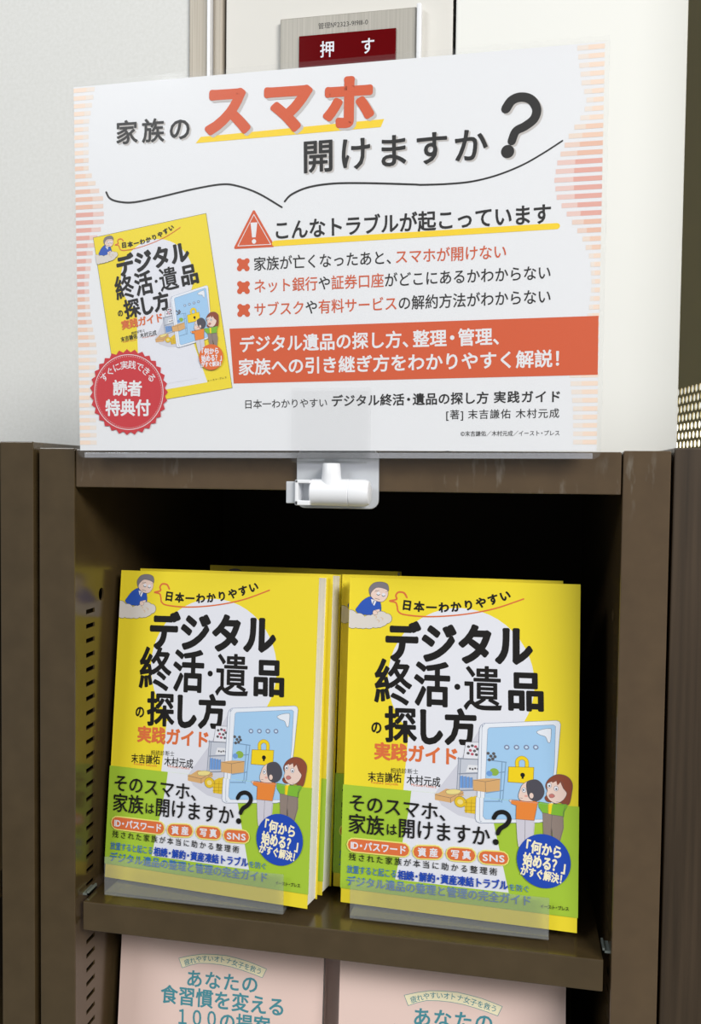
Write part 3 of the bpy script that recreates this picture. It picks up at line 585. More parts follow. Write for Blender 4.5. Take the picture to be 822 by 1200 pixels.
POSTER = [
 ('T','shade',2,'家族の',(25.96,181.7,72.91,181.38),13.28,0.022,0),
 ('T','ink',3,'家族の',(25.18,182.47,71.9,182.16),13.28,0.022,0),
 ('P','yel',2,[(77.45,176.85),(182.24,179.36),(180.39,175.21),(74.36,173.52)]),
 ('T','shade',3,'スマホ',(79.35,189.62,180.56,188.26),30.26,0.055,0),
 ('T','red',5,'スマホ',(77.84,190.9,179.16,189.48),30.27,0.055,0),
 ('T','shade',2,'開けますか',(137.48,161.36,239.77,161.89),17.82,0.018,0),
 ('T','ink',3,'開けますか',(136.51,162.11,238.87,162.61),17.83,0.018,0),
 ('L','shade',2,[(248.22,179.17),(251.17,183.22),(255.87,184.57),(261.02,182.91),(264.08,178.03),(262.88,173.03),(258.24,169.53),(253.55,167.29),(251.47,162.3)],5.042,4.384,1),
 ('D','shade',2,249.39,157.08,3.44,3.44,0.0),
 ('L','ink',3,[(247.23,180.03),(250.19,184.07),(254.89,185.42),(260.05,183.77),(263.1,178.89),(261.91,173.88),(257.26,170.38),(252.57,168.14),(250.48,163.15)],5.043,4.385,1),
 ('D','ink',3,248.4,157.93,3.44,3.44,0.0),
 ('L','ink',3,[(19.42,149.39),(21.69,145.73),(27.6,143.53),(36.59,142.82),(51.9,144.82),(72.03,148.13),(89.38,149.92),(99.16,148.45),(111.28,143.68),(124.73,135.46)],1.113,0.968,1),
 ('L','ink',3,[(126.41,138.55),(130.48,142.18),(139.98,145.49),(154.09,146.72),(172.65,145.89),(197.75,143.81),(203.14,143.29),(216.56,142.97),(229.82,143.52),(242.92,146.01),(255.84,150.4),(266.46,155.73),(276.53,161.66)],1.118,0.838,1),
 ('L','red',2,[(108.44,133.92),(119.61,114.64),(97.46,114.45),(108.44,133.92)],1.503,1.503,0),
 ('P','red',2,[(108.44,133.92),(119.61,114.64),(97.46,114.45)]),
 ('L','paper',3,[(108.44,132.32),(118.28,115.38),(98.94,115.31),(108.44,132.32)],0.376,0.376,0),
 ('P','paper',3,[(106.47,127.83),(110.48,127.87),(109.46,119.67),(107.39,119.65)]),
 ('D','paper',3,108.48,117.42,1.27,1.27,0.0),
 ('L','yel',2,[(120.46,115.75),(142.56,116.14),(274.48,118.02)],3.194,3.194,1),
 ('T','ink',3,'こんなトラブルが起こっています',(121.2,122.97,271.3,124.79),10.68,0.02,0),
 ('D','red',2,99.91,106.92,1.61,1.61,0.0),
 ('D','red',2,99.88,102.84,1.62,1.62,0.0),
 ('D','red',2,104.23,106.75,1.61,1.61,0.0),
 ('D','red',2,104.21,102.67,1.61,1.61,0.0),
 ('P','red',2,[(99.56,107.74),(104.59,107.54),(105.06,102.31),(99.02,102.54)]),
 ('D','red',2,99.95,94.19,1.62,1.62,0.0),
 ('D','red',2,99.92,90.09,1.62,1.62,0.0),
 ('D','red',2,104.28,94.04,1.62,1.62,0.0),
 ('D','red',2,104.25,89.95,1.62,1.62,0.0),
 ('P','red',2,[(99.6,95.01),(104.64,94.84),(105.11,89.59),(99.06,89.79)]),
 ('D','red',2,99.99,81.42,1.62,1.62,0.0),
 ('D','red',2,99.96,77.31,1.63,1.63,0.0),
 ('D','red',2,104.33,81.29,1.62,1.62,0.0),
 ('D','red',2,104.3,77.18,1.62,1.62,0.0),
 ('P','red',2,[(99.64,82.24),(104.68,82.09),(105.16,76.83),(99.1,77.0)]),
 ('T','ink:11,red:9',3,'家族が亡くなったあと、スマホが開けない',(108.43,104.92,248.33,106.1),7.59,0.008,0),
 ('T','red:5,ink:1,red:4,ink:12',3,'ネット銀行や証券口座がどこにあるかわからない',(108.62,92.58,271.59,94.25),7.58,0.008,0),
 ('T','red:4,ink:1,red:6,ink:12',3,'サブスクや有料サービスの解約方法がわからない',(108.55,79.5,271.8,81.78),7.6,0.008,0),
 ('P','red',2,[(93.69,69.29),(296.58,70.75),(296.78,40.03),(95.95,38.25)]),
 ('T','paper',3,'デジタル遺品の探し方、整理・管理、',(99.81,60.25,245.12,61.42),9.33,0.022,0),
 ('T','paper',3,'家族への引き継ぎ方をわかりやすく解説！',(98.98,47.38,276.8,49.09),9.3,0.022,0),
 ('T','ink',3,'日本一わかりやすい',(102.81,26.39,150.62,26.87),5.04,0.005,0),
 ('T','ink',3,'デジタル終活・遺品の探し方',(153.24,27.76,240.01,28.67),6.53,0.02,0),
 ('T','ink',3,'実践ガイド',(242.67,28.87,277.8,28.92),6.37,0.02,0),
 ('T','ink',3,'[著] 末吉謙佑 木村元成',(217.26,19.67,277.52,20.12),5.04,0.004,0),
 ('T','ink',3,'©末吉謙佑／木村元成／イースト・プレス',(225.26,9.25,277.7,9.53),2.85,0.004,0),
 ('P','crim',12,[(56.13,33.83),(54.22,31.53),(55.58,28.84),(53.25,26.97),(54.06,24.05),(51.41,22.7),(51.63,19.67),(48.76,18.88),(48.39,15.85),(45.42,15.67),(44.45,12.77),(41.51,13.21),(39.99,10.55),(37.19,11.59),(35.18,9.29),(32.64,10.9),(30.21,9.05),(28.03,11.15),(25.29,9.84),(23.57,12.35),(20.62,11.63),(19.44,14.46),(16.41,14.35),(15.81,17.37),(12.82,17.9),(12.84,20.99),(10.02,22.12),(10.65,25.15),(8.11,26.84),(9.33,29.68),(7.19,31.86),(8.95,34.4),(7.29,36.97),(9.51,39.09),(8.4,41.95),(10.99,43.58),(10.47,46.6),(13.32,47.66),(13.42,50.72),(16.41,51.17),(17.11,54.15),(20.12,53.97),(21.39,56.74),(24.3,55.95),(26.09,58.4),(28.77,57.03),(31.0,59.05),(33.35,57.17),(35.93,58.7),(37.86,56.38),(40.67,57.34),(42.1,54.68),(45.04,55.04),(45.92,52.15),(48.87,51.9),(49.16,48.89),(52.0,48.04),(51.7,45.03),(54.31,43.63),(53.42,40.74),(55.7,38.82),(54.27,36.18)]),
 ('L','paper',13,[(53.2,33.86),(52.98,31.05),(52.41,28.28),(51.48,25.6),(50.22,23.07),(48.64,20.72),(46.77,18.6),(44.65,16.73),(42.3,15.16),(39.77,13.91),(37.09,13.01),(34.32,12.46),(31.5,12.28),(28.69,12.48),(25.92,13.05),(23.24,13.99),(20.72,15.27),(18.38,16.88),(16.26,18.79),(14.42,20.96),(12.87,23.37),(11.66,25.96),(10.79,28.69),(10.28,31.51),(10.15,34.38),(10.39,37.24),(11.0,40.05),(11.96,42.75),(13.27,45.29),(14.9,47.64),(16.81,49.76),(18.98,51.6),(21.36,53.14),(23.92,54.34),(26.61,55.2),(29.38,55.7),(32.19,55.83),(34.98,55.59),(37.72,54.98),(40.35,54.02),(42.83,52.73),(45.12,51.12),(47.19,49.22),(48.99,47.07),(50.5,44.7),(51.69,42.15),(52.55,39.46),(53.06,36.69),(53.2,33.86)],0.345,0.345,0),
 ('D','paper',13,52.26,33.88,0.21,0.21,0.0),
 ('D','paper',13,52.16,32.53,0.21,0.21,0.0),
 ('D','paper',13,52.05,31.18,0.21,0.21,0.0),
 ('D','paper',13,51.78,29.86,0.21,0.21,0.0),
 ('D','paper',13,51.5,28.53,0.21,0.21,0.0),
 ('D','paper',13,51.06,27.26,0.21,0.21,0.0),
 ('D','paper',13,50.61,25.98,0.21,0.21,0.0),
 ('D','paper',13,50.01,24.77,0.21,0.21,0.0),
 ('D','paper',13,49.41,23.56,0.21,0.21,0.0),
 ('D','paper',13,48.65,22.44,0.21,0.21,0.0),
 ('D','paper',13,47.9,21.31,0.21,0.21,0.0),
 ('D','paper',13,47.01,20.3,0.21,0.21,0.0),
 ('D','paper',13,46.11,19.28,0.21,0.21,0.0),
 ('D','paper',13,45.1,18.39,0.21,0.21,0.0),
 ('D','paper',13,44.08,17.5,0.21,0.21,0.0),
 ('D','paper',13,42.96,16.75,0.21,0.21,0.0),
 ('D','paper',13,41.84,16.0,0.21,0.21,0.0),
 ('D','paper',13,40.63,15.41,0.21,0.21,0.0),
 ('D','paper',13,39.42,14.81,0.21,0.21,0.0),
 ('D','paper',13,38.14,14.38,0.21,0.21,0.0),
 ('D','paper',13,36.86,13.94,0.21,0.21,0.0),
 ('D','paper',13,35.54,13.68,0.21,0.21,0.0),
 ('D','paper',13,34.21,13.42,0.21,0.21,0.0),
 ('D','paper',13,32.87,13.34,0.21,0.21,0.0),
 ('D','paper',13,31.52,13.25,0.21,0.21,0.0),
 ('D','paper',13,30.17,13.35,0.21,0.21,0.0),
 ('D','paper',13,28.83,13.44,0.21,0.21,0.0),
 ('D','paper',13,27.5,13.72,0.21,0.21,0.0),
 ('D','paper',13,26.18,13.99,0.21,0.21,0.0),
 ('D','paper',13,24.91,14.44,0.21,0.21,0.0),
 ('D','paper',13,23.63,14.88,0.21,0.21,0.0),
 ('D','paper',13,22.42,15.5,0.21,0.21,0.0),
 ('D','paper',13,21.21,16.11,0.21,0.21,0.0),
 ('D','paper',13,20.09,16.88,0.21,0.21,0.0),
 ('D','paper',13,18.98,17.65,0.21,0.21,0.0),
 ('D','paper',13,17.97,18.56,0.21,0.21,0.0),
 ('D','paper',13,16.96,19.47,0.21,0.21,0.0),
 ('D','paper',13,16.08,20.51,0.21,0.21,0.0),
 ('D','paper',13,15.2,21.55,0.21,0.21,0.0),
 ('D','paper',13,14.46,22.7,0.21,0.21,0.0),
 ('D','paper',13,13.72,23.85,0.21,0.21,0.0),
 ('D','paper',13,13.14,25.09,0.21,0.21,0.0),
 ('D','paper',13,12.56,26.32,0.21,0.21,0.0),
 ('D','paper',13,12.14,27.63,0.21,0.21,0.0),
 ('D','paper',13,11.73,28.93,0.21,0.21,0.0),
 ('D','paper',13,11.49,30.28,0.21,0.21,0.0),
 ('D','paper',13,11.24,31.63,0.21,0.21,0.0),
 ('D','paper',13,11.18,33.0,0.21,0.21,0.0),
 ('D','paper',13,11.12,34.37,0.21,0.21,0.0),
 ('D','paper',13,11.23,35.74,0.21,0.21,0.0),
 ('D','paper',13,11.35,37.1,0.21,0.21,0.0),
 ('D','paper',13,11.64,38.44,0.21,0.21,0.0),
 ('D','paper',13,11.93,39.78,0.21,0.21,0.0),
 ('D','paper',13,12.39,41.07,0.21,0.21,0.0),
 ('D','paper',13,12.85,42.36,0.21,0.21,0.0),
 ('D','paper',13,13.48,43.58,0.21,0.21,0.0),
 ('D','paper',13,14.1,44.8,0.21,0.21,0.0),
 ('D','paper',13,14.88,45.92,0.21,0.21,0.0),
 ('D','paper',13,15.65,47.04,0.21,0.21,0.0),
 ('D','paper',13,16.57,48.05,0.21,0.21,0.0),
 ('D','paper',13,17.48,49.06,0.21,0.21,0.0),
 ('D','paper',13,18.52,49.94,0.21,0.21,0.0),
 ('D','paper',13,19.55,50.82,0.21,0.21,0.0),
 ('D','paper',13,20.69,51.56,0.21,0.21,0.0),
 ('D','paper',13,21.83,52.29,0.21,0.21,0.0),
 ('D','paper',13,23.05,52.87,0.21,0.21,0.0),
 ('D','paper',13,24.27,53.45,0.21,0.21,0.0),
 ('D','paper',13,25.56,53.86,0.21,0.21,0.0),
 ('D','paper',13,26.84,54.27,0.21,0.21,0.0),
 ('D','paper',13,28.16,54.51,0.21,0.21,0.0),
 ('D','paper',13,29.49,54.75,0.21,0.21,0.0),
 ('D','paper',13,30.83,54.81,0.21,0.21,0.0),
 ('D','paper',13,32.17,54.87,0.21,0.21,0.0),
 ('D','paper',13,33.51,54.76,0.21,0.21,0.0),
 ('D','paper',13,34.84,54.64,0.21,0.21,0.0),
 ('D','paper',13,36.15,54.35,0.21,0.21,0.0),
 ('D','paper',13,37.46,54.06,0.21,0.21,0.0),
 ('D','paper',13,38.72,53.6,0.21,0.21,0.0),
 ('D','paper',13,39.97,53.15,0.21,0.21,0.0),
 ('D','paper',13,41.16,52.53,0.21,0.21,0.0),
 ('D','paper',13,42.35,51.91,0.21,0.21,0.0),
 ('D','paper',13,43.44,51.14,0.21,0.21,0.0),
 ('D','paper',13,44.54,50.37,0.21,0.21,0.0),
 ('D','paper',13,45.53,49.46,0.21,0.21,0.0),
 ('D','paper',13,46.51,48.55,0.21,0.21,0.0),
 ('D','paper',13,47.38,47.52,0.21,0.21,0.0),
 ('D','paper',13,48.24,46.5,0.21,0.21,0.0),
 ('D','paper',13,48.96,45.36,0.21,0.21,0.0),
 ('D','paper',13,49.68,44.23,0.21,0.21,0.0),
 ('D','paper',13,50.25,43.01,0.21,0.21,0.0),
 ('D','paper',13,50.82,41.79,0.21,0.21,0.0),
 ('D','paper',13,51.23,40.51,0.21,0.21,0.0),
 ('D','paper',13,51.64,39.23,0.21,0.21,0.0),
 ('D','paper',13,51.88,37.9,0.21,0.21,0.0),
 ('D','paper',13,52.12,36.57,0.21,0.21,0.0),
 ('D','paper',13,52.19,35.22,0.21,0.21,0.0),
 ('W','paper',13,'すぐに実践できる',[(14.8,41.5),(18.54,44.83),(23.19,48.14),(28.44,49.74),(34.3,49.88),(39.46,48.46),(43.94,45.15),(47.61,40.53)],4.79,0.01),
 ('T','paper',13,'読者',(21.82,36.79,40.06,36.07),9.19,0.03,0),
 ('T','paper',13,'特典付',(16.88,25.18,45.2,24.93),9.71,0.03,0),
]
STRIPES = [(3.4, 10.8, 'st0', 284.9, 'st0'), (7.82, 10.8, 'st0', 284.8, 'st0'), (12.24, 10.7, 'st0', 284.7, 'st0'), (16.66, 10.6, 'st0', 284.6, 'st0'), (21.08, 10.5, 'st0', 284.5, 'st0'), (25.5, 10.4, 'st0', 284.0, 'st0'), (29.92, 10.4, 'st0', 283.5, 'st0'), (34.34, 10.5, 'st0', 283.0, 'st0'), (38.76, 10.6, 'st0', 282.4, 'st0'), (43.18, 10.7, 'st0', 283.7, 'st0'), (47.6, 11.1, 'st0', 284.9, 'st0'), (52.02, 11.5, 'st0', 286.2, 'st0'), (56.44, 11.9, 'st0', 287.4, 'st0'), (60.86, 11.5, 'st1', 288.6, 'st0'), (65.28, 10.6, 'st1', 289.9, 'st0'), (69.7, 9.7, 'st1', 291.1, 'st0'), (74.12, 8.9, 'st2', 291.7, 'st0'), (78.54, 8.1, 'st2', 292.1, 'st0'), (82.96, 7.9, 'st2', 292.6, 'st0'), (87.38, 7.7, 'st2', 292.7, 'st0'), (91.8, 7.6, 'st3', 292.4, 'st0'), (96.22, 7.4, 'st3', 292.0, 'st0'), (100.64, 7.9, 'st3', 291.1, 'st0'), (105.06, 8.7, 'st3', 289.4, 'st1'), (109.48, 9.5, 'st3', 287.7, 'st1'), (113.9, 10.3, 'st3', 285.0, 'st2'), (118.32, 11.3, 'st3', 282.2, 'st2'), (122.74, 13.5, 'st3', 279.4, 'st3'), (127.16, 15.6, 'st3', 276.7, 'st3'), (131.58, 17.6, 'st3', 274.1, 'st3'), (136.0, 17.6, 'st3', 273.4, 'st3'), (140.42, 17.4, 'st2', 272.8, 'st3'), (144.84, 17.3, 'st2', 273.4, 'st3'), (149.26, 15.0, 'st2', 274.1, 'st3'), (153.68, 12.8, 'st1', 275.7, 'st2'), (158.1, 10.5, 'st1', 277.7, 'st2'), (162.52, 8.6, 'st1', 279.7, 'st1'), (166.94, 8.7, 'st1', 282.5, 'st1'), (171.36, 8.8, 'st0', 285.4, 'st0'), (175.78, 8.8, 'st0', 287.5, 'st0'), (180.2, 8.9, 'st0', 288.3, 'st0'), (184.62, 9.0, 'st0', 287.1, 'st0'), (189.04, 9.5, 'st0', 285.7, 'st0'), (193.46, 10.5, 'st0', 285.1, 'st0'), (197.88, 11.4, 'st0', 284.4, 'st0'), (202.3, 12.3, 'st0', 283.8, 'st0'), (206.72, 13.2, 'st0', 283.2, 'st0')]
BOOK_PICTURE = [(12.2, 124.65), (81.85, 135.14), (95.18, 35.67)]
PINK = [
 ('P','cream',2,[(43.23,156.81),(51.67,159.32),(60.1,161.18),(69.24,161.82),(78.37,161.82),(86.59,160.68),(94.33,159.29),(101.16,157.4),(107.52,155.48),(104.6,149.3),(97.79,151.17),(90.06,152.96),(82.07,154.52),(74.08,155.25),(66.08,155.34),(58.08,154.79),(52.17,152.95),(46.06,150.44)]),
 ('L','teal',3,[(43.23,156.81),(51.67,159.32),(60.1,161.18),(69.24,161.82),(78.37,161.82),(86.59,160.68),(94.33,159.29),(101.16,157.4),(107.52,155.48),(104.6,149.3),(97.79,151.17),(90.06,152.96),(82.07,154.52),(74.08,155.25),(66.08,155.34),(58.08,154.79),(52.17,152.95),(46.06,150.44),(43.23,156.81)],0.293,0.293,0),
 ('W','teal',3,'疲れやすいオトナ女子を救う',[(47.51,154.01),(53.42,156.06),(60.23,158.2),(69.36,158.85),(78.49,158.64),(87.65,156.75),(96.75,154.87),(104.01,153.25)],4.21,0.006),
 ('T','teal',3,'あなたの',(49.8,143.97,101.65,144.17),12.16,0.02,0),
 ('T','teal',3,'食習慣を変える',(30.93,131.43,120.44,130.96),12.69,0.02,0),
 ('T','teal',3,'１００',(44.76,117.28,72.18,118.22),12.71,0.016,0),
 ('T','teal',3,'の提案',(75.17,117.27,111.58,117.31),12.59,0.02,0),
]

# ------------------------------------------------------------------ setting
def struct(name, bs, mat, bevel=0.0):
    return tag(boxes(name, bs, mat, None, bevel), kind='structure')
Z0, Z1 = -1.30, 1.45
struct('floor', [(-2.5, 2.5, -2.5, 1.6, Z0 - 0.05, Z0)], FLOOR)
struct('wall_left', [(-2.5, -0.0442, 0.30, 0.36, Z0, Z1)], WALL)
struct('trim_1', [(-0.0442, -0.0245, 0.296, 0.36, Z0, Z1)], ALU, 0.0008)
struct('trim_2', [(-0.0245, -0.0215, 0.290, 0.36, Z0, Z1)], WHITE_PL, 0.0006)
struct('trim_3', [(-0.0215, -0.0115, 0.297, 0.36, Z0, Z1)], ALU, 0.002)
struct('wall_gap', [(-0.0115, 0.21, 0.335, 0.36, Z0, Z1)], DARK)
struct('wall_middle', [(-0.0092, 0.2032, 0.30, 0.334, Z0, Z1)], PANEL, 0.0008)
struct('wall_right', [(0.2062, 0.4026, 0.297, 0.36, Z0, Z1)], CREAM_WALL, 0.0015)

struct('wall_far', [(0.30, 3.0, 1.15, 1.2, Z0, Z1)], WALL)

# push-button plate on the steel panel, behind the sign
pp = empty('push_button_plate', (0.045, 0.30, 0.30))
tag(pp, 'brushed metal plate with dark red window reading 押す, partly behind the sign', 'button plate')
boxes('face_plate', [(0.0, 0.1265, -0.006, 0.0, 0.0, 0.1052)], PLATE, pp, 0.0012)
boxes('red_window', [(0.0185, 0.1082, -0.0078, -0.006, 0.030, 0.0872)], RED_WIN, pp, 0.0004)
boxes('side_rim', [(0.1268, 0.131, -0.010, 0.0, -0.01, 0.1062)], WHITE_PL, pp, 0.001)
def lettering(name, sh, parent, loc):
    V, F, MI, used = [], [], [], []
    for pts, l, c in sh.f:
        if c not in used: used.append(c)
        ar = sum(pts[i][0] * pts[(i + 1) % len(pts)][1] - pts[(i + 1) % len(pts)][0] * pts[i][1] for i in range(len(pts)))
        if ar < 0: pts = pts[::-1]
        i0 = len(V); V += [(p[0] / 1000, -0.00002 * l, p[1] / 1000) for p in pts]; F.append(list(range(i0, len(V)))); MI.append(used.index(c))
    me = bpy.data.meshes.new(name); me.from_pydata(V, [], F); me.update(); me.polygons.foreach_set('material_index', MI)
    o = link(name, me, [INK[c] for c in used], parent); o.location = loc
    return o
for ch, dx, wd in (('押', 0.0385, 13), ('す', 0.077, 11.5)):
    sh = Sheet(); sh.text(ch, 0, 0, wd, 0, 14.5, 0.012, 1, 'white'); lettering('window_letter', sh, pp, (dx, -0.00785, 0.0735))
sh = Sheet(); sh.text('管理№2323-919111-0', 0, 0, 46, 0, 5.4, 0.0, 1, 'ink')
lettering('serial_number', sh, pp, (0.0362, -0.00605, 0.0956))

# perforated steel panel beyond the column, added glowing panel behind it lights the holes
def perforated_panel():
    P0 = Vector((0.44624, 0.55, 0)); U = Vector((0.19827, -0.98015, 0))
    bm = bmesh.new(); S0, S1 = -0.15, 0.40; c = 0.01; s0 = -0.06; ncol = 22; z_lo, z_hi = 0.0, 0.09
    def q(s, z): return bm.verts.new(P0 + U * s + Vector((0, 0, z)))
    def quad(a, b, z0, z1): bm.faces.new((q(a, z0), q(b, z0), q(b, z1), q(a, z1)))
    e = s0 + c * ncol
    quad(S0, S1, z_hi, Z1); quad(S0, S1, Z0, z_lo)
    for r in range(9):
        za = z_lo + r * c; sh_ = 0.005 if r % 2 else 0.0
        quad(S0, s0 + sh_, za, za + c); quad(e + sh_, S1, za, za + c)
        for k in range(ncol):
            a = s0 + sh_ + k * c
            sq = [(a, za), (a + c, za), (a + c, za + c), (a, za + c)]
            ho = [(a + c / 2 + 0.0037 * math.cos(t * math.pi / 6), za + c / 2 + 0.0042 * math.sin(t * math.pi / 6)) for t in range(12)]
            pts = sq + ho
            for t in tessellate_polygon([[Vector((p[0], p[1], 0)) for p in sq], [Vector((p[0], p[1], 0)) for p in ho]]):
                bm.faces.new([q(*pts[i]) for i in t])
    bmesh.ops.remove_doubles(bm, verts=bm.verts, dist=1e-6)
    bmesh.ops.recalc_face_normals(bm, faces=bm.faces)
    bmesh.ops.solidify(bm, geom=list(bm.faces), thickness=0.0012)
    return finish('perforated_panel', bm, OLIVE)
tag(perforated_panel(), 'olive steel panel with rows of small round holes at the right edge', 'panel')
N_ = Vector((0.98015, 0.19827, 0)); U_ = Vector((0.19827, -0.98015, 0)); B_ = Vector((0.44624, 0.55, 0)) + N_ * 0.16
bm = bmesh.new()
vs = [bm.verts.new(B_ + U_ * s + N_ * t + Vector((0, 0, z))) for s in (-0.7, 0.45) for t in (0, 0.01) for z in (-0.5, 0.079)]
for qd in ((0, 1, 3, 2), (4, 6, 7, 5), (0, 4, 5, 1), (2, 3, 7, 6), (0, 2, 6, 4), (1, 5, 7, 3)): bm.faces.new([vs[i] for i in qd])
tag(finish('glow_panel_1', bm, GLOW_PANEL), kind='structure')  # added glowing slab, stands in for the unseen light beyond

# ------------------------------------------------------------------ bookshelves
DEPTH = 0.275
def sheet_part(name, bm, mat, parent):
    bmesh.ops.recalc_face_normals(bm, faces=bm.faces)
    me = bpy.data.meshes.new(name); bm.to_mesh(me); bm.free()
    return link(name, me, mat, parent)
def slotted_side(x, inner, slots):
    """Sheet-metal side of an upright with a column of shelf-clip slots and one round hole."""
    bm = bmesh.new(); zb, zt = Z0, -0.0005; ya, yb = 0.0150, 0.0262; xo = x - inner * 0.0012
    def quad(y0, y1, z0, z1): box(bm, min(x, xo), max(x, xo), y0, y1, z0, z1)
    quad(0.0012, ya, zb, zt)
    last = zt
    for zc in slots:
        quad(ya, yb, zc + 0.0014, last); last = zc - 0.0014
    quad(ya, yb, zb, last)
    hy, hz, hr = 0.0352, -0.0944, 0.0036
    quad(yb, DEPTH, zb, hz - 0.008); quad(yb, DEPTH, hz + 0.008, zt); quad(hy + 0.008, DEPTH, hz - 0.008, hz + 0.008)
    sq = [(yb, hz - 0.008), (hy + 0.008, hz - 0.008), (hy + 0.008, hz + 0.008), (yb, hz + 0.008)]
    ho = [(hy + hr * math.cos(t * math.pi / 8), hz + hr * 1.15 * math.sin(t * math.pi / 8)) for t in range(16)]
    pts = sq + ho
    for t in tessellate_polygon([[Vector((p[0], p[1], 0)) for p in sq], [Vector((p[0], p[1], 0)) for p in ho]]):
        prism(bm, [pts[i] for i in t], x, xo, 'x')
    return bm
def bookshelf(name, x0, x1, x2, x3, zt, shelves, worn_lit):
    """x0-x1 left upright, x2-x3 right upright, zt top height."""
    root = empty(name, (0, 0, 0))
    slots = [-0.1033 - 0.0093 * i for i in range(60)]
    for (a, b, inner) in ((x0, x1, 1), (x2, x3, -1)):
        up = boxes('upright', [(a, b, 0.0, 0.0016, Z0, zt), (a, a + 0.0014, 0.0005, DEPTH, Z0, zt - 0.0002), (b - 0.0014, b, 0.0005, 0.004, Z0, zt - 0.0002),
                               (a + 0.001, b - 0.001, 0.001, DEPTH, zt - 0.0016, zt - 0.0003)] if inner > 0 else
                   [(a, b, 0.0, 0.0016, Z0, zt), (b - 0.0014, b, 0.0005, DEPTH, Z0, zt - 0.0002), (a, a + 0.0014, 0.0005, 0.004, Z0, zt - 0.0002),
                    (a + 0.001, b - 0.001, 0.001, DEPTH, zt - 0.0016, zt - 0.0003)], worn_lit if inner < 0 else BROWN, root, 0.0006)
        sheet_part('slotted_side', slotted_side(b - 0.0004 if inner > 0 else a + 0.0004, inner, slots), BROWN, up)
    boxes('top_board', [(x1 + 0.0006, x2 - 0.0008, 0.0004, 0.0024, zt - 0.0239, zt - 0.0007), (x1 + 0.0006, x2 - 0.0008, 0.0006, DEPTH, zt - 0.0022, zt - 0.0008),
                        (x1 + 0.0006, x2 - 0.0008, 0.001, 0.02, zt - 0.0239, zt - 0.0222)], worn_lit, root, 0.0006)
    boxes('back_panel', [(x0, x3, DEPTH, DEPTH + 0.0012, Z0, zt - 0.001)], BACK, root)
    for z in shelves:
        boxes('shelf_board', [(x1 + 0.0036, x2 - 0.0038, 0.003, 0.0048, z - 0.0182, z), (x1 + 0.0036, x2 - 0.0038, 0.0035, DEPTH - 0.002, z - 0.0014, z - 0.0001),
                              (x1 + 0.0036, x2 - 0.0038, 0.0035, 0.016, z - 0.0182, z - 0.0168)], BROWN, root, 0.0006)
        for s, xa in ((1, x1 - 0.0008), (-1, x2 + 0.0008)):
            bm = bmesh.new()
            xb = xa + s * 0.0044
            box(bm, min(xa, xb), max(xa, xb), 0.0105, 0.0215, z + 0.0002, z + 0.0016)
            box(bm, min(xa + s * 0.0032, xb), max(xa + s * 0.0032, xb), 0.0105, 0.0215, z + 0.0002, z + 0.0030)
            finish('shelf_clip', bm, ZINC, root)
    return root
SHELF = -0.2839
LOWER = -0.4985
tag(bookshelf('bookshelf', -0.02383, 0.0, 0.32243, 0.34714, 0.0, (SHELF, LOWER, -0.76, -1.02), BROWN_WORN_LIT),
    'brown steel bookshelf holding the yellow books, clip sign on its top edge', 'bookshelf')
tag(bookshelf('bookshelf', -0.385, -0.361, -0.0505, -0.0277, 0.0038, (-0.27, -0.52, -0.78), BROWN),
    'neighbouring brown steel bookshelf cut off by the left edge, slightly taller', 'bookshelf')
cb = empty('wooden_cabinet', (0.3490, 0.0025, Z0))
tag(cb, 'dark woodgrain cabinet standing right of the brown steel bookshelf', 'cabinet')
boxes('side_panel', [(0.0, 0.09, 0.0, 0.27, 0.0, 1.3018)], WOOD, cb, 0.0008)

# ------------------------------------------------------------------ books
BS = 0.95379e-3                      # metres per printed millimetre of the covers
W, H, TH = 148.0, 210.0, 18.5
def full(c): return [(0, 1, 0.0), (0, -1, c), (1, 1, 0.0), (1, -1, H)]
def make_book(name, front, thick, cover_ink, band=None):
    t = thick * BS; w, h = W * BS, H * BS
    r = empty(name)
    front.parent = r
    boxes('page_block', [(0.002, w - 0.0012, 0.0003, t - 0.0003, 0.0006, h - 0.0008)], PAGES, r)
    boxes('back_cover', [(0.0, w, t - 0.0003, t, 0.0, h)], INK[cover_ink], r)
    boxes('spine', [(-0.0003, 0.0004, -0.00005, t, 0.0, h)], INK[cover_ink], r, 0.0001)
    if band:
        band.parent = r; band.location = (0, -0.00042, 0)
        z0, z1 = BAND_CUT[2][1] * BS, BAND_CUT[0][1] * BS
        bm = bmesh.new(); box(bm, -0.0008, -0.0004, -0.0004, t + 0.0004, z0, z1); box(bm, -0.0008, w, t + 0.0001, t + 0.0004, z0, z1)
        bm2 = finish('band_wrap', bm, INK['green'], band); bm2.location = (0, 0.00042, 0)
    return r
sh = Sheet(full(W)); sh.run(COVER); sh.run(CROSSING)
front = sh.mesh('front_cover', rect(0, 0, W, H), None, unit=BS, bleed='yellow')
zc0, zc1 = 9.0, 74.95
sh = Sheet([(0, 1, -0.6), (0, -1, W + 0.5), (1, 1, zc0), (1, -1, zc1)]); sh.run(BAND)
sh.xf = (1, 0, -0.5, 0.4); sh.clips = [(0, 1, 0), (0, -1, W), (1, 1, zc0 - 0.4), (1, -1, zc1 - 0.4)]; sh.run(CROSSING)
band = sh.mesh('paper_band', rect(-0.6, zc0, W + 0.5, zc1), None, unit=BS, bleed='green', thick=0.0001)
guide = make_book('guide_book', front, TH, 'yellow', band)
GL = 'yellow guidebooks with green paper bands'
tag(guide, 'yellow guidebook with green band in the left pile, frontmost, beside the slotted upright', 'book', GL)
guide.rotation_mode = 'YXZ'
PL_ = ((0.006535, 0.027028, -0.278999), (-0.12004, -0.016027, -0.123345))
PR_ = ((0.164240, 0.026130, -0.278583), (-0.10838, -0.010717, -0.070707))
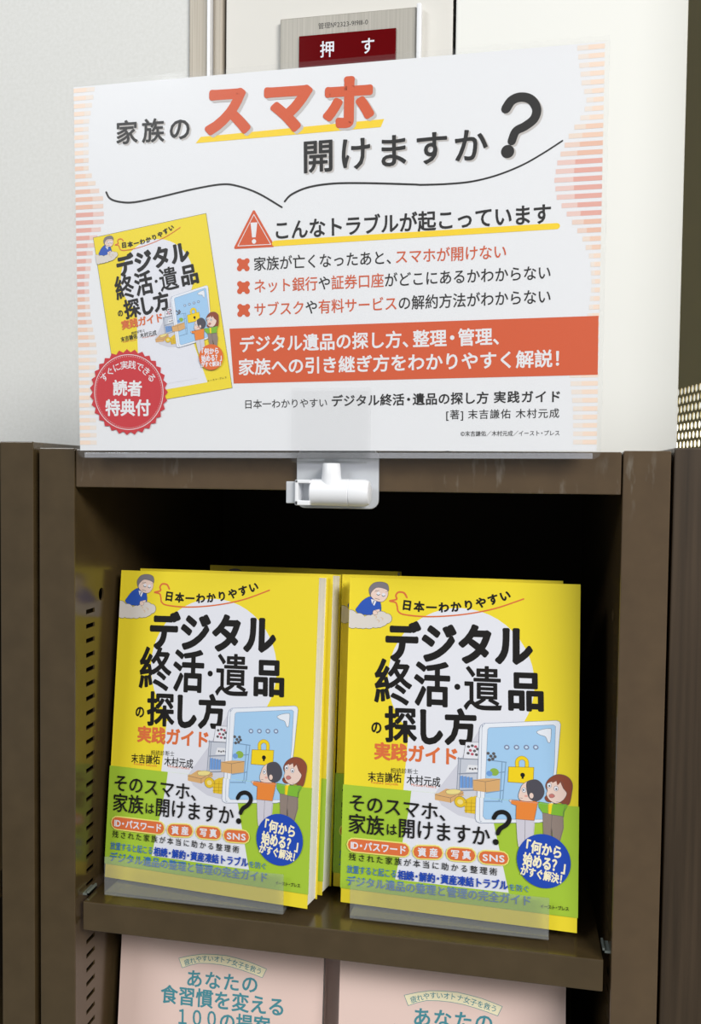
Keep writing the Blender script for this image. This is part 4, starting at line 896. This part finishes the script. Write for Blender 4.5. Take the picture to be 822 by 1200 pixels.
def pose(o, base, dx=0, dy=0, dz=0, dyaw=0):
    o.rotation_mode = 'YXZ'; o.rotation_euler = (base[1][0], base[1][1], base[1][2] + dyaw)
    R = o.rotation_euler.to_matrix()
    o.location = Vector(base[0]) + R @ Vector((dx, dy, dz))
pose(guide, PL_)
tb = TH * BS + 0.0022
PB_ = ((0.043, 0.0990, -0.2814), (-0.11, 0.0, -0.03))
for base, dx, dy, dz, dyaw, lab in (
        (PL_, 0.0024, tb, 0.0017, 0.0, 'yellow guidebook directly behind the front book of the left pile, only its right edge showing'),
        (PR_, 0.0, 0.0, 0.0, 0.0, 'yellow guidebook with green band in the right pile, frontmost, whole cover in view'),
        (PR_, -0.0105, tb, 0.0017, 0.0, 'yellow guidebook behind the front book of the right pile, strip of left edge showing'),
        (PB_, 0.0, 0.0, 0.0, 0.0, 'yellow guidebook at the very back, only its top edge visible above the left pile')):
    c = copy_tree(guide); pose(c, base, dx, dy, dz, dyaw); tag(c, lab)

# pink books on the shelf below
sh = Sheet(full(W)); sh.run(PINK)
pf = sh.mesh('front_cover', rect(0, 0, W, H), None, unit=BS, bleed='pink')
pink = make_book('pink_book', pf, 15.0, 'pink')
tag(pink, 'pink book with teal title on the lower shelf, front one on the left', 'book', 'pink books on the lower shelf')
K1 = ((0.00645, 0.03543, -0.49205), (-math.radians(6.4), 0.0, math.radians(2)))
K2 = ((0.16199, 0.02494, -0.49205), (-math.radians(6.4), 0.0, math.radians(3)))
pose(pink, K1)
for base, dx, dy, lab in ((K1, 0.0088, 0.0150, 'pink book behind the front left pink book on the lower shelf, right edge showing'),
                          (K2, 0.0, 0.0, 'pink book with teal title on the lower shelf, front one on the right')):
    c = copy_tree(pink); pose(c, base, dx, dy); tag(c, lab)

# clear acrylic stands carrying the two piles
def stand(x0, x1, yf, zf, lab):
    """Folded acrylic sheet: upright front lip, base sloping down to the back, tall back rest."""
    r = empty('acrylic_book_stand', (x0, yf, zf)); w = x1 - x0; t = 0.0014
    tag(r, lab, 'book stand', 'clear acrylic book stands')
    bm = bmesh.new(); prism(bm, [(0, 0), (t, 0), (t, 0.0243), (0, 0.0245)], 0, w, 'x'); finish('front_lip', bm, ACRYL, r, bevel=0.0003)
    L = 0.062; d = 0.0034
    bm = bmesh.new(); prism(bm, [(t, 0), (L, -d), (L, -d + t), (t, t)], 0, w, 'x'); finish('base_plate', bm, ACRYL, r)
    bm = bmesh.new(); prism(bm, [(L, -d), (L + t, -d), (L + t + 0.014, 0.12), (L + 0.014, 0.12)], 0, w, 'x'); finish('back_rest', bm, ACRYL, r)
    return r
stand(0.0160, 0.1324, 0.0070, -0.2804, 'clear acrylic stand whose lip holds up the left pile of yellow books')
stand(0.1725, 0.2890, 0.0112, -0.2804, 'clear acrylic stand whose lip holds up the right pile of yellow books')

# ------------------------------------------------------------------ sign
SIGN = dict(loc=(0.010208, -0.012, -0.001926), rot=(0.025937, -0.004696, 0))
sh = Sheet([(0, 1, 0.0), (0, -1, 297.0), (1, 1, 0.0), (1, -1, 210.0)]); sh.run(POSTER)
for y, xa, ka, xb, kb in STRIPES:
    sh.poly(rect(0, y, xa * 0.62, y + 2.5), 1, ka); sh.poly(rect(xa * 0.62, y, xa, y + 2.5), 1, ka + 'f')
    xm = xb + (297 - xb) * 0.4; sh.poly(rect(xm, y, 297, y + 2.5), 1, kb); sh.poly(rect(xb, y, xm, y + 2.5), 1, kb + 'f')
tl, tr, br = [Vector(p) for p in BOOK_PICTURE]
ang = math.atan2(tr.y - tl.y, tr.x - tl.x); k = (tr - tl).length / W
h_ = (tr - br).length
bl_ = tl + (br - tr)
sh.xf = (k, ang, bl_.x, bl_.y); sh.clips = [(0, 1, 0.0), (0, -1, W), (1, 1, 0.0), (1, -1, H)]
sh.poly(rect(0, 0, W, H), 2, 'yellow'); sh.stroke([(0, 0), (W, 0), (W, H), (0, H), (0, 0)], 0.9, 0.9, 3, 'ink2')
sh.poly([(40, 100), (100, 100), (118, 12), (29, 12)], 3, 'white')
sh.run(COVER, 4); sh.run(CROSSING, 4); sh.run(PLAIN_LOWER, 4)
sh.xf = (1, 0, 0, 0)
poster = sh.mesh('poster', rect(0, 0, 297, 210), None, bleed='paper')
poster.location = SIGN['loc']; poster.rotation_euler = SIGN['rot']
tag(poster, 'white landscape poster advertising the yellow guidebook, above the bookshelf', 'poster')
sl = empty('card_sleeve', SIGN['loc'], SIGN['rot'])
tag(sl, 'clear plastic sleeve with rounded lower corners enclosing the white poster', 'sleeve')
def outline_sleeve(top):
    q = rounded(-0.0015, 0.2995, -0.0045, 0.03, 0.005)
    lower = [p for p in q if p[1] < 0.0]
    lower.sort(key=lambda p: p[0])
    return lower + [(0.2995, top), (-0.0015, top)]
bm = bmesh.new(); prism(bm, outline_sleeve(0.2105), -0.00095, -0.0006, 'y'); finish('front_sheet', bm, FILM, sl)
bm = bmesh.new(); prism(bm, outline_sleeve(0.2135), 0.0007, 0.00105, 'y'); finish('rear_sheet', bm, FILM, sl)

boxes('bottom_fold', [(0.003, 0.295, -0.0006, 0.0007, -0.0042, -0.0012)], FOLD, sl, 0.0002)

# white plastic clip holding the sleeve to the top board
cl = empty('sign_clip', (0.1645, 0.0, -0.0165))
tag(cl, 'white plastic swivel clip with clear jaw holding the sign to the shelf edge', 'clip')
bm = bmesh.new(); prism(bm, rounded(-0.0235, 0.0245, -0.0175, 0.0165, 0.005), -0.0035, -0.0002, 'y'); finish('mounting_plate', bm, MILKY, cl, bevel=0.0006)
bm = bmesh.new(); lathe(bm, [(-0.0125, 0.0066), (-0.0118, 0.0074), (0.0092, 0.0076), (0.0094, 0.0072), (0.0098, 0.0072), (0.0100, 0.0076), (0.0185, 0.0076), (0.0208, 0.0066), (0.0216, 0.0045)], 32, (0, -0.0125, -0.0082), 'x')
finish('hinge_barrel', bm, WHITE_PL, cl, smooth=True)
bm = bmesh.new(); lathe(bm, [(-0.003, 0.0062), (0.002, 0.0054), (0.0085, 0.0050), (0.0092, 0.0046)], 24, (-0.0009, -0.0125, -0.001), 'z')
finish('neck', bm, WHITE_PL, cl, smooth=True)
lv = boxes('release_lever', [(-0.0205, -0.0118, -0.019, -0.006, -0.0155, -0.0128), (-0.0205, -0.0118, -0.019, -0.006, -0.0032, -0.0012), (-0.0205, -0.0185, -0.019, -0.006, -0.0155, -0.0012), (-0.019, -0.0118, -0.0085, -0.006, -0.0155, -0.0012)], WHITE_PL, cl, 0.0005)
boxes('thumb_tab', [(-0.0262, -0.0200, -0.0165, -0.0135, -0.0145, -0.0022)], MILKY, lv, 0.0005)
jw = boxes('clear_jaw', [(-0.0235, 0.0215, -0.0160, -0.0146, 0.0085, 0.0500)], CLEAR, cl, 0.0004)
boxes('jaw_foot', [(-0.0210, 0.0185, -0.0165, -0.0085, 0.0078, 0.0094), (-0.0045, 0.0025, -0.0150, -0.0095, 0.0088, 0.0105)], CLEAR, jw, 0.0003)
